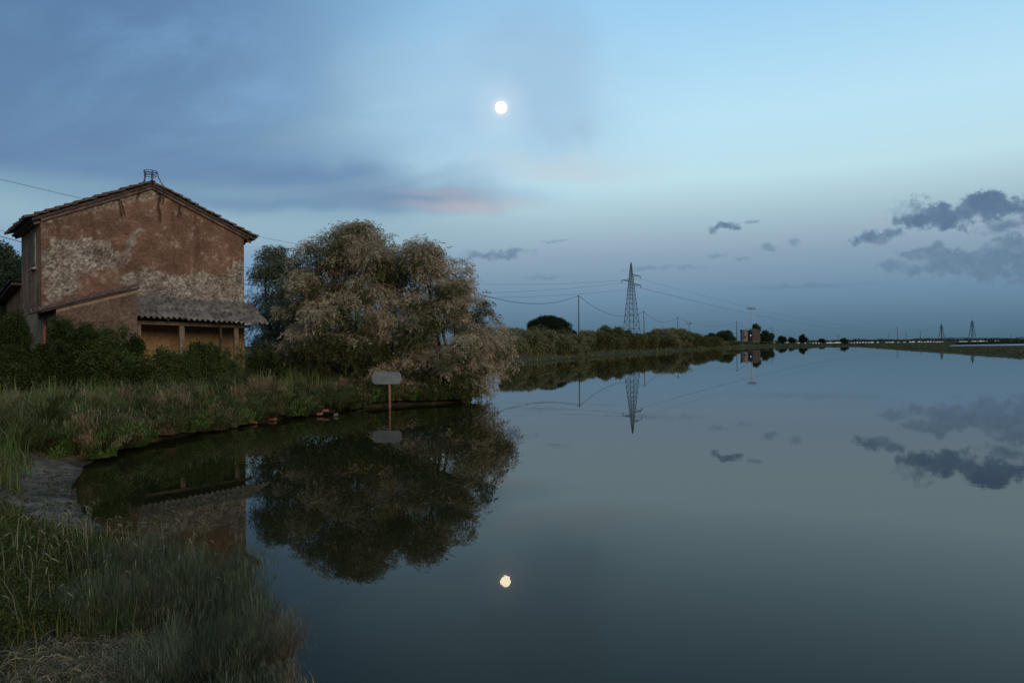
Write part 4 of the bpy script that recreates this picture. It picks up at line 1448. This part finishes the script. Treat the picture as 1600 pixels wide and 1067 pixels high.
for i, (px, py, s_, lab) in enumerate([(162, 666, .55, "flat tan rock half buried in the bank shrubs"), (148, 670, .34, "small pale rock beside the flat tan rock"), (232, 684, .3, "stone at the cove's waterline under the shrubs"),
                                       (175, 690, .36, "grey stone where the shrubs meet the mud"), (425, 655, .28, "small reddish stone alone at the waterline")]):
    dd = [16.9, 16.7, 17.3, 16.4, 21.6][i]
    q = P(px, py, dd)
    rock("stone", M_stone if i != 4 else M_brick, lab, "stone", "stones along the bank", q[0], q[1], s_, s_ * .7, s_ * .4, i * .8, .1, max(q[2], .05), 740 + i)

# sign: rounded board on a rusty post at the water's edge
sx_, sy_ = wl(609, 636)
sign = tag(empty("sign", (sx_, sy_, 0), .06), "blank grey rounded sign board on a rusty red post at the water's edge", "sign")
sc_ = sy_ / FPX
m_ = MB(); m_.tube([(0, 0, -.6), (.0, 0, .45), (-.012, 0, .92)], [.045, .042, .04], 8); m_.build("post", M_rustpost, sign)
bz0, bz1 = CAMZ + (hor(606) - 600) * sc_, CAMZ + (hor(606) - 581) * sc_
bx0, bx1 = (583 - 609.5) * sc_, (628 - 609.5) * sc_
rr = (bz1 - bz0) * .33
out_ = []
for (cxx, czz, a0) in ((bx1 - rr, bz1 - rr, 0), (bx0 + rr, bz1 - rr, 90), (bx0 + rr, bz0 + rr, 180), (bx1 - rr, bz0 + rr, 270)):
    for k in range(6):
        a = R(a0 + k * 18); out_.append((cxx + rr * math.cos(a), czz + rr * math.sin(a)))
m_ = MB(); N = len(out_)
m_.v = [(p[0], -.062, p[1]) for p in out_] + [(p[0], -.045, p[1]) for p in out_]
m_.f = [tuple(reversed(range(N)))[::-1], tuple(reversed(range(N, 2 * N)))] + [(i, i + N, (i + 1) % N + N, (i + 1) % N) for i in range(N)]
m_.build("board", M_signgrey, sign, bevel=.004)
m_ = MB(); m_.tube([(-.012, .0, .90), (-.014, .0, bz1 - .06)], .03, 8); m_.build("bracket", M_stone, sign)

# ------------------------------------------------------------------ far bank: bushes, trees, poles, pylon
FB = [[(.15, .15, .08), (.18, .17, .095)], [(.095, .105, .045), (.12, .122, .055)], [(.075, .08, .035), (.095, .092, .042)]]
UPR = [leaf_clump(10, 800 + i, (.55, .05), .5, -1.1) for i in range(4)]
fproto = []
for i in range(3):
    L = ball_lumps(26, 1.9, 1.4, 1.25, 1.25, .40, 900 + i)
    o = bushy("tamarisk_bush", "bush", "x", (0, 0, 0), L, 40, FB[i], .5, "hedge of tamarisk bushes on the far bank", .06, UPR)
    fproto.append(o)
hedge = [(797, 509, 95, 0), (808, 512, 88, 0), (822, 520, 90, 1), (838, 523, 94, 0), (852, 516, 95, 0), (866, 524, 98, 1), (880, 530, 97, 1), (892, 519, 101, 0), (905, 517, 104, 0), (918, 520, 112, 1), (934, 519, 118, 2), (948, 518, 122, 2), (962, 521, 128, 1),
         (976, 519, 132, 2), (990, 518, 138, 1), (1004, 520, 146, 2), (1018, 518, 152, 1), (1032, 519, 160, 2), (1046, 516, 170, 0), (1058, 515, 176, 1), (1070, 516, 184, 0), (1082, 521, 192, 2), (1092, 525, 204, 1), (1103, 528, 216, 2), (1114, 530, 228, 2),
         (1126, 531, 244, 0), (1136, 533, 258, 1), (830, 512, 112, 2), (875, 517, 120, 2), (925, 514, 140, 0), (953, 514, 146, 1), (1010, 514, 176, 2), (1040, 513, 196, 2), (1075, 518, 225, 1)]
used = set()
lm = ["beside the big tamarisk", "below the dark stone pine", "at the foot of the bare utility pole", "in front of the lattice pylon", "near the pale-footed utility pole", "towards the brick tower"]
for (px, top, d, kd) in hedge:
    d *= 1.09
    o = fproto[kd] if kd not in used else copy_tree(fproto[kd])
    used.add(kd)
    x = (px - 800) / FPX * d
    z0 = gz(x, d)
    h = CAMZ + (hor(px) - top) * d / FPX - z0
    o.location = (x, d, z0 - .1)
    k = h / 2.5 * random.choice([.72, .85, .95, 1.02, 1.1, 1.2])
    o.scale = (max(k, d / 110) * random.uniform(.75, 1.5), max(k, .8), k)
    o.rotation_euler = (0, 0, random.uniform(-.5, .5))
    place = lm[0] if px < 826 else lm[1] if px < 892 else lm[2] if px < 950 else lm[3] if px < 1003 else lm[4] if px < 1064 else lm[5]
    tone = ["pale grey-green", "olive", "dark olive"][kd]
    tag(o, "%s far bank hedge bush %s" % (tone, place), "bush", "%s hedge bushes %s" % (tone, place))

for i in range(27):
    px = 1132 + i * 8.2 + random.uniform(-2, 2)
    d = float(np.interp(px, [1130, 1180, 1300, 1350], [285, 318, 326, 318])) + random.uniform(0, 8)
    kd = [1, 2, 2, 1, 2][i % 5]
    o = copy_tree(fproto[kd])
    x = (px - 800) / FPX * d
    o.location = (x, d, gz(x, d) - .1)
    k = random.uniform(.35, .62) * (1.25 if px < 1150 else 1.0 if px < 1222 else .55)
    o.scale = (k * 2.0, k * 1.2, k); o.rotation_euler = (0, 0, random.uniform(-.5, .5))
    tone = ["", "olive", "dark olive"][kd]
    place = "below the brick tower" if px < 1195 else "in front of the small dark trees" if px < 1265 else "before the white barrier"
    tag(o, "low %s scrub bush %s on the far shore" % (tone, place), "bush", "low %s scrub bushes %s" % (tone, place))

DK = [(.022, .028, .014), (.03, .036, .018), (.018, .022, .012)]
DG = [(.035, .05, .025), (.045, .062, .03)]


def far_tree(name, label, px0, px1, top, d, cols=DK, group=None, base_z=.9, csz=None, n=12, flat=False, seed=0):
    px = (px0 + px1) / 2
    x = (px - 800) / FPX * d
    h = CAMZ + (hor(px) - top) * d / FPX - base_z
    rx = (px1 - px0) / 2 * d / FPX
    if flat:
        L = [(rx * .58 * math.cos(i * 2.4) * math.sqrt(i / n), rx * .5 * math.sin(i * 2.4) * math.sqrt(i / n), h * .58 + .24 * h * (1 - i / n), rx * .30, rx * .33, h * .17) for i in range(n)]
        L += [(rx * .68 * math.cos(i * 1.05), rx * .4 * math.sin(i * 1.05), h * .36, rx * .34, rx * .3, h * .2) for i in range(8)]
    else:
        L = ball_lumps(n * 2, rx * .95, rx * .7, h * .5, h * .44, max(min(rx, h * .5) * .32, .3), 1000 + seed)
    return bushy(name, "tree", label, (x, d, base_z), L, 22 * (150 / d) ** 1.0 * .6, cols, .55 * d / 150 * .9, group, .2)


pine = far_tree("stone_pine", "large dark umbrella-crowned pine rising above the far bank hedge", 810, 904, 492, 175, DK, n=16, flat=True)
ft = [("cypress_tree", 806, 816, 508, 150, DK, "small dark round-topped tree left of the stone pine"), ("broadleaf_tree", 810, 838, 517, 172, DK, "low dark tree beside the stone pine's left flank"),
      ("broadleaf_tree", 884, 906, 519, 178, DK, "low dark tree between the stone pine and the utility pole"), ("broadleaf_tree", 918, 932, 515, 190, DG, "thin-crowned tree right of the bare utility pole"),
      ("broadleaf_tree", 936, 952, 511, 200, DG, "round thin-leaved tree left of the lattice pylon"), ("broadleaf_tree", 962, 1006, 512, 270, DG, "broad green tree hiding the pylon's foot"),
      ("broadleaf_tree", 1010, 1030, 513, 280, DK, "dark tree between the pale-footed pole and the cypress"), ("cypress_tree", 1031, 1038, 507, 285, DK, "dark narrow cypress beyond the pale-footed pole"),
      ("broadleaf_tree", 1038, 1062, 511, 290, DG, "green tree right of the narrow cypress"),
      ("broadleaf_tree", 1094, 1126, 514, 330, DG, "broad green tree between the lit lamps and the brick tower"), ("broadleaf_tree", 1116, 1154, 509, 335, DG, "tall green tree left of the brick tower"),
      ("broadleaf_tree", 1162, 1194, 504, 395, DG, "tree behind the floodlight mast"), ("broadleaf_tree", 1184, 1210, 514, 392, DG, "tree right of the brown shed"),
      ("broadleaf_tree", 1214, 1231, 524, 520, DK, "first of three small dark trees beyond the brown shed"), ("broadleaf_tree", 1230, 1246, 526, 540, DK, "lowest of three small dark trees beyond the brown shed"),
      ("broadleaf_tree", 1248, 1261, 522, 520, DK, "round dark tree standing alone at the white barrier's start"), ("broadleaf_tree", 1278, 1290, 529, 560, DK, "tiny bush before the white barrier"), ("broadleaf_tree", 1311, 1331, 528, 420, DG, "low bush at the pond's far end before the white barrier")]
for i, (nm, a, b, top, d, cols, lab) in enumerate(ft):
    far_tree(nm, lab, a, b, top, d, cols, None, .8 if d < 310 else .4, None, 9, False, i)
# distant treeline along the plain
n = 5200
pxs = rng.uniform(1190, 1760, n)
d = 1500 + rng.uniform(-60, 60, n)
xx = (pxs - 800) / FPX * d
hh = (2.2 + 5.0 * fbm(pxs * .05, pxs * 0, 5, 4) ** 1.5) * np.interp(pxs, [1190, 1340, 1540, 1760], [.8, 1.0, 1.3, 1.6])
pz = rng.random(n) ** 1.2 * hh
V, F, C = inst(GC[0][0], GC[0][1], np.stack([xx, d, pz + .2], -1), rot_mats(rng.uniform(0, 6, n), rng.uniform(-1, 1, n), rng.uniform(-1, 1, n)), rng.uniform(3.0, 5.0, n) * .8, pick(DK, n))
tag(mesh_np("distant_treeline", V, F, M_leaf, None, C), "distant dark line of trees along the flat horizon", "trees", kind="stuff")
n = 1500
pxs = rng.uniform(1495, 1760, n); d = 330 + rng.uniform(-8, 8, n)
xx = (pxs - 800) / FPX * d; hh = np.interp(pxs, [1495, 1545, 1560, 1575, 1600, 1760], [.5, 1.0, 1.9, 1.2, 1.7, 1.6])
V, F, C = inst(GC[1][0], GC[1][1], np.stack([xx, d, rng.random(n) * hh + .2], -1), rot_mats(rng.uniform(0, 6, n), rng.uniform(-1, 1, n), rng.uniform(-1, 1, n)), rng.uniform(.8, 1.3, n), pick(DK, n))
tag(mesh_np("scrub_strip", V, F, M_leaf, None, C), "dark strip of scrub behind the second pool beyond the levee", "scrub", kind="stuff")


def pylon(px, top, d, wpx, label, steel, full=True, group=None, arms=True, t=.11):
    x = (px + ROLL * (537 - top) - 800) / FPX * d
    H = CAMZ + (hor(px) - top) * d / FPX - .6
    p = empty("lattice_pylon", (x, d, .6), .35)
    tag(p, label, "pylon", group)
    W0 = wpx / 2 * d / FPX * .78; WT = W0 * .22
    hw = lambda z: W0 + (WT - W0) * min(z / (H * .80), 1) if z < H * .80 else WT * (1 - (z - H * .80) / (H * .20)) + .08
    c4 = [(-1, -1), (1, -1), (1, 1), (-1, 1)]
    for sx, sy in c4:
        m_ = MB(); zs = np.linspace(0, H, 9)
        m_.tube([(sx * hw(z), sy * hw(z), z) for z in zs], t, 4); m_.build("leg", steel, p)
    lev = [0]
    while lev[-1] < H * .97:
        lev.append(lev[-1] + max(hw(lev[-1]) * (1.25 if full else 2.2), 1.2))
    for k in range(4):
        a, b = c4[k], c4[(k + 1) % 4]
        m_ = MB()
        for i in range(len(lev) - 1):
            z0, z1_ = lev[i], min(lev[i + 1], H)
            h0, h1 = hw(z0), hw(z1_)
            m_.tube([(a[0] * h0, a[1] * h0, z0), (b[0] * h1, b[1] * h1, z1_)], t * .6, 3, False)
            if full:
                m_.tube([(b[0] * h0, b[1] * h0, z0), (a[0] * h1, a[1] * h1, z1_)], t * .6, 3, False)
            m_.tube([(a[0] * h1, a[1] * h1, z1_), (b[0] * h1, b[1] * h1, z1_)], t * .5, 3, False)
        m_.build("bracing", steel, p)
    tips = []
    if arms:
        for (fz, sd_) in ((.845, 1), (.79, -1), (.735, 1)):
            z = H * fz; a = hw(z); ln = H * .105
            m_ = MB()
            ends = (sd_ * (a + ln), 0, z - .15)
            for sy in (-1, 1):
                m_.tube([(sd_ * a, sy * a, z + .5), ends], t * .8, 4); m_.tube([(sd_ * a, sy * a, z - .5), ends], t * .8, 4)
            for q in (.3, .6):
                m_.tube([(sd_ * (a + ln * q), 0, z + .45 * (1 - q)), (sd_ * (a + ln * q), 0, z - .5 * (1 - q) - .1)], t * .7, 3)
            ar = m_.build("cross_arm", steel, p)
            if full:
                m_ = MB(); m_.tube([(ends[0], 0, z - .2), (ends[0], 0, z - 1.3)], [.12, .16], 6); m_.build("insulator", M_wire, ar)
            c_, s_ = math.cos(.35), math.sin(.35)
            tips.append((x + ends[0] * c_, d + ends[0] * s_, .6 + z - 1.3 * full))
    return tips


tips = pylon(986, 410, 298, 30, "tall lattice pylon with three cross-arms beyond the far bank", M_steel)
pylon(1471, 506, 820, 9, "smaller of the two far pylons on the plain, nearer the brick tower", M_steel, False, "far pylons", True, .22)
pylon(1519, 500, 780, 11, "taller of the two far pylons on the plain, above the second pool", M_steel, False, "far pylons", True, .22)


def wire(p0, p1, sag, r, label, group=None, n=40):
    p0, p1 = np.array(p0), np.array(p1)
    pts = [p0 + (p1 - p0) * t - np.array([0, 0, sag * 4 * t * (1 - t)]) for t in np.linspace(0, 1, n)]
    m_ = MB(); m_.tube(pts, r, 5)
    return tag(m_.build("overhead_wire", M_wire, None, True), label, "wire", group)


nearp = [(-152, 152, 36.0), (-158, 150, 31.0), (-146, 146, 29.0)]
for i, tp in enumerate(tips):
    nm = ["upper", "middle", "lower"][i]
    wire(tp, nearp[i], [9, 9.5, 9][i], .035, "%s high-voltage line running from the pylon past the farmhouse" % nm, "pylon lines")
    wire(tp, ((1471 - 800) / FPX * 820 + (2 if i != 1 else -2), 820, 17.5 - i * 1.2), 11, .03, "%s high-voltage line running from the pylon across the plain" % nm, "pylon lines")


def pole(px, top, d, r, label, mats=(M_pole,), foot=0, lean=0, base=.6, cat="pole", nm="utility_pole"):
    x = (px + ROLL * (537 - top) - 800) / FPX * d
    z = CAMZ + (hor(px) - top) * d / FPX
    p = tag(empty(nm, (x, d, base)), label, cat, "utility poles" if cat == "pole" else None)
    m_ = MB(); m_.tube([(0, 0, foot - .3), (lean * .5, 0, (z - base) * .5), (lean, 0, z - base)], [r * 1.25, r, r * .75], 8); m_.build("shaft", mats[0], p, True)
    if foot:
        m_ = MB(); m_.tube([(0, 0, -.3), (0, 0, foot)], r * 1.45, 8); m_.build("foot", mats[1], p, True)
    m_ = MB(); m_.box(lean - .35, lean + .35, -.06, .06, z - base - .45, z - base - .33); m_.build("bracket", M_wire, p)
    return np.array([x + lean, d, z - .2])


p904 = pole(904, 461, 205, .19, "bare grey utility pole standing right of the stone pine")
p1006 = pole(1006, 486, 255, .16, "thin utility pole with a pale foot right of the lattice pylon", (M_pole, M_palepole), 5.0)
p1059 = pole(1059, 495, 305, .2, "dark utility pole beyond the narrow cypress")
p1151 = pole(1151, 502, 337, .2, "dark utility pole just left of the brick tower")
p1203 = pole(1203, 511, 395, .17, "slanted dark post at the brown shed's far side", lean=1.0)
pole(1207, 516, 400, .14, "short dark post beside the slanted one", lean=.4)
phid = P(618, 405, 100)
hp = pole(618, 402, 100, .15, "utility pole hidden behind the tall tamarisk's crown")
sagw = wire(p904, phid, 4.1, .055, "thick sagging cable from the bare pole to the tall tamarisk", "utility cables")
wire(p904, p1006, 3.6, .055, "sagging cable between the bare pole and the pale-footed pole", "utility cables")
wire(p1006, p1059, 3.0, .05, "sagging cable between the pale-footed pole and the next dark pole", "utility cables")
wire(p1059, p1151, 3.0, .035, "thin cable from the dark pole towards the brick tower", "utility cables")
wire(p1151, p1203, 3.2, .05, "thin cable passing over the brick tower", "utility cables")
wire(phid, (-33, 40, 12.9), .6, .014, "thin line passing over the farmhouse roof towards the tall tamarisk", "utility cables")
wire(P(430, 440, 60), P(-60, 352, 45), .8, .022, "upper line emerging behind the farmhouse's left eave", "house cables")
wire(P(440, 447, 60), P(-60, 400, 45), .3, .018, "lower line emerging behind the farmhouse's left wall", "house cables")


def floodmast(px, top, d, r, heads, label, shaft_mat):
    x = (px + ROLL * (537 - top) - 800) / FPX * d
    z = CAMZ + (hor(px) - top) * d / FPX - .5
    p = tag(empty("floodlight_mast", (x, d, .5)), label, "floodlight", "floodlight masts")
    m_ = MB(); m_.tube([(0, 0, -.3), (0, 0, z * .5), (0, 0, z - .4)], [r * 1.4, r, r * .8], 8); m_.build("shaft", shaft_mat, p, True)
    wdt = .9 * heads / 2
    m_ = MB(); m_.box(-wdt, wdt, -.1, .1, z - .85, z - .6); m_.build("crossbar", M_pole, p)
    for k in range(heads):
        xx = -wdt + 2 * wdt * (k / (heads - 1))
        hd = MB(); s_ = .38 * (1 if heads == 2 else 1.1)
        hd.hexa([(xx - s_, -.5, z - .55), (xx + s_, -.5, z - .55), (xx + s_, .1, z - .6), (xx - s_, .1, z - .6), (xx - s_ * 1.1, -.25, z + .35), (xx + s_ * 1.1, -.25, z + .35), (xx + s_ * 1.1, .3, z + .3), (xx - s_ * 1.1, .3, z + .3)])
        h_ = hd.build("lamp_head", M_pole, p)
        gl = MB(); gl.hexa([(xx - s_ * .8, -.53, z - .45), (xx + s_ * .8, -.53, z - .45), (xx + s_ * .8, -.505, z - .45), (xx - s_ * .8, -.505, z - .45),
                            (xx - s_ * .85, -.31, z + .2), (xx + s_ * .85, -.31, z + .2), (xx + s_ * .85, -.285, z + .2), (xx - s_ * .85, -.285, z + .2)])
        gl.build("lens", M_glass, h_)


floodmast(1174, 481, 383, .30, 4, "tall floodlight mast with a row of lamps beside the brick tower", M_palepole)
floodmast(1077, 504, 350, .16, 2, "slim floodlight mast with two lamps behind the hedge", M_pole)
floodmast(1402, 512, 700, .25, 2, "remote floodlight mast on the plain left of the far pylons", M_pole)
for (px, top, lab) in [(1416, 518, "remote thin mast beside the remote floodlight mast"), (1438, 516, "remote thin mast between the remote floodlight and the far pylons"), (1310, 521, "remote pale mast behind the white barrier"), (1388, 522, "remote short mast left of the remote floodlight"), (1580, 522, "remote short mast beyond the taller far pylon")]:
    pole(px, top, 760, .25, lab, base=.3, cat="mast", nm="mast")

# brick tower, sheds, lamps, white barrier
def tower(px0, px1, top, d):
    x = ((px0 + px1) / 2 - 800) / FPX * d; r = (px1 - px0) / 2 * d / FPX; h = CAMZ + (hor(px0) - top) * d / FPX - .5
    t = tag(empty("brick_tower", (x, d, .5)), "short round brick tower with a notched rim behind the pond's end", "tower")
    m_ = MB(); m_.tube([(0, 0, -.2), (0, 0, h - .9)], [r, r * .97], 20); m_.build("shaft", M_stoneT, t)
    m_ = MB(); m_.tube([(0, 0, h - .9), (0, 0, h - .45)], [r * 1.1, r * 1.1], 20); m_.build("rim", M_stoneT, t)
    for k in range(10):
        a = 2 * math.pi * k / 10
        mm = MB(); mm.box(-.35, .35, -.2, .2, 0, .45)
        o = mm.build("merlon", M_stoneT, t); o.location = (r * .98 * math.cos(a), r * .98 * math.sin(a), h - .452); o.rotation_euler = (0, 0, a + math.pi / 2)
    m_ = MB(); m_.box(-.5, .5, -r - .04, -r + .3, h * .45, h * .45 + 1.1); m_.build("window", M_darkwood, t)


tower(1157, 1168, 515, 356)


def shed(name, px0, px1, eave, ridge, d, depth, mat, label, lamps=0):
    x0, x1 = (px0 - 800) / FPX * d, (px1 - 800) / FPX * d
    ze, zr_ = CAMZ + (hor(px0) - eave) * d / FPX, CAMZ + (hor(px0) - ridge) * d / FPX
    b = tag(empty(name, ((x0 + x1) / 2, d, .3)), label, "building")
    w_ = (x1 - x0) / 2
    m_ = MB(); m_.box(-w_, w_, 0, depth, 0, ze - .3); m_.build("wall", mat, b)
    m_ = MB(); e = .3
    m_.hexa([(-w_ - e, -e, ze - .3), (0, -e, zr_ - .3), (0, depth + e, zr_ - .3), (-w_ - e, depth + e, ze - .3), (-w_ - e, -e, ze - .1), (0, -e, zr_ - .1), (0, depth + e, zr_ - .1), (-w_ - e, depth + e, ze - .1)])
    m_.hexa([(.002, -e, zr_ - .3), (w_ + e, -e, ze - .3), (w_ + e, depth + e, ze - .3), (.002, depth + e, zr_ - .3), (.002, -e, zr_ - .1), (w_ + e, -e, ze - .1), (w_ + e, depth + e, ze - .1), (.002, depth + e, zr_ - .1)])
    m_.build("roof", M_tile, b)
    m_ = MB(); m_.add([(-w_, .02, ze - .3), (w_, .02, ze - .3), (0, .02, zr_ - .3)], [(0, 1, 2)]); m_.build("gable", mat, b)
    for k in (-.5, .4):
        m_ = MB(); m_.box(w_ * k - .4, w_ * k + .4, -.03, .2, (ze - .3) * .4, (ze - .3) * .75); m_.build("window", M_darkwood, b)
    return b


shed("shed", 1176, 1188, 517, 514, 372, 8, M_brownwall, "brown shed with a low tiled roof behind the floodlight mast")
shed("farm_building", 1066, 1089, 524, 518, 345, 9, M_brownwall, "brown farm building half hidden by the hedge, near the lit lamps")
for (px, py, d, s_, lab) in [(1089.5, 525, 320, .55, "lit white lamp on the farm building's corner"), (1097, 527.5, 318, .7, "lit yellowish lamp on a short post next to the farm building"), (1173, 524, 362, .2, "small lit lamp low on the floodlight mast")]:
    c_ = P(px, py, d)
    l_ = tag(empty("lamp", (c_[0], c_[1], .4)), lab, "lamp", "lit lamps")
    m_ = MB(); m_.tube([(0, 0, -.2), (0, 0, c_[2] - .4 - s_ * .9)], .09, 6); m_.build("post", M_pole, l_)
    m_ = MB(); zc = c_[2] - .4
    m_.tube([(0, 0, zc - s_), (0, 0, zc - s_ * .5), (0, 0, zc + s_ * .5), (0, 0, zc + s_)], [s_ * .4, s_ * .75, s_ * .75, s_ * .3], 10); m_.build("globe", M_lamp, l_, True)

bar = tag(empty("white_barrier", (0, 0, 0)), "long low white barrier of separate blocks along the far road", "barrier")
bm_ = MB(); bm_.box(-1.35, 1.35, -.3, .3, 0, 1.35)
bsrc = None
for i in range(120):
    px = 1146 + i * 4.6
    if px > 1560:
        break
    d = np.interp(px, [1146, 1230, 1500, 1600], [440, 560, 620, 700])
    if random.random() < .12 or (px > 1340 and random.random() < .25) or (1475 < px < 1495):
        continue
    x = (px - 800) / FPX * d
    if bsrc is None:
        o = bm_.build("block", M_white, bar, bevel=.1); bsrc = o
    else:
        o = bsrc.copy(); COL.objects.link(o); o.parent = bar
    o.location = (x, d, gz(x, d) - .1)
    o.scale = (random.uniform(.4, 1) * d / 600, 1, random.uniform(.4, .8))
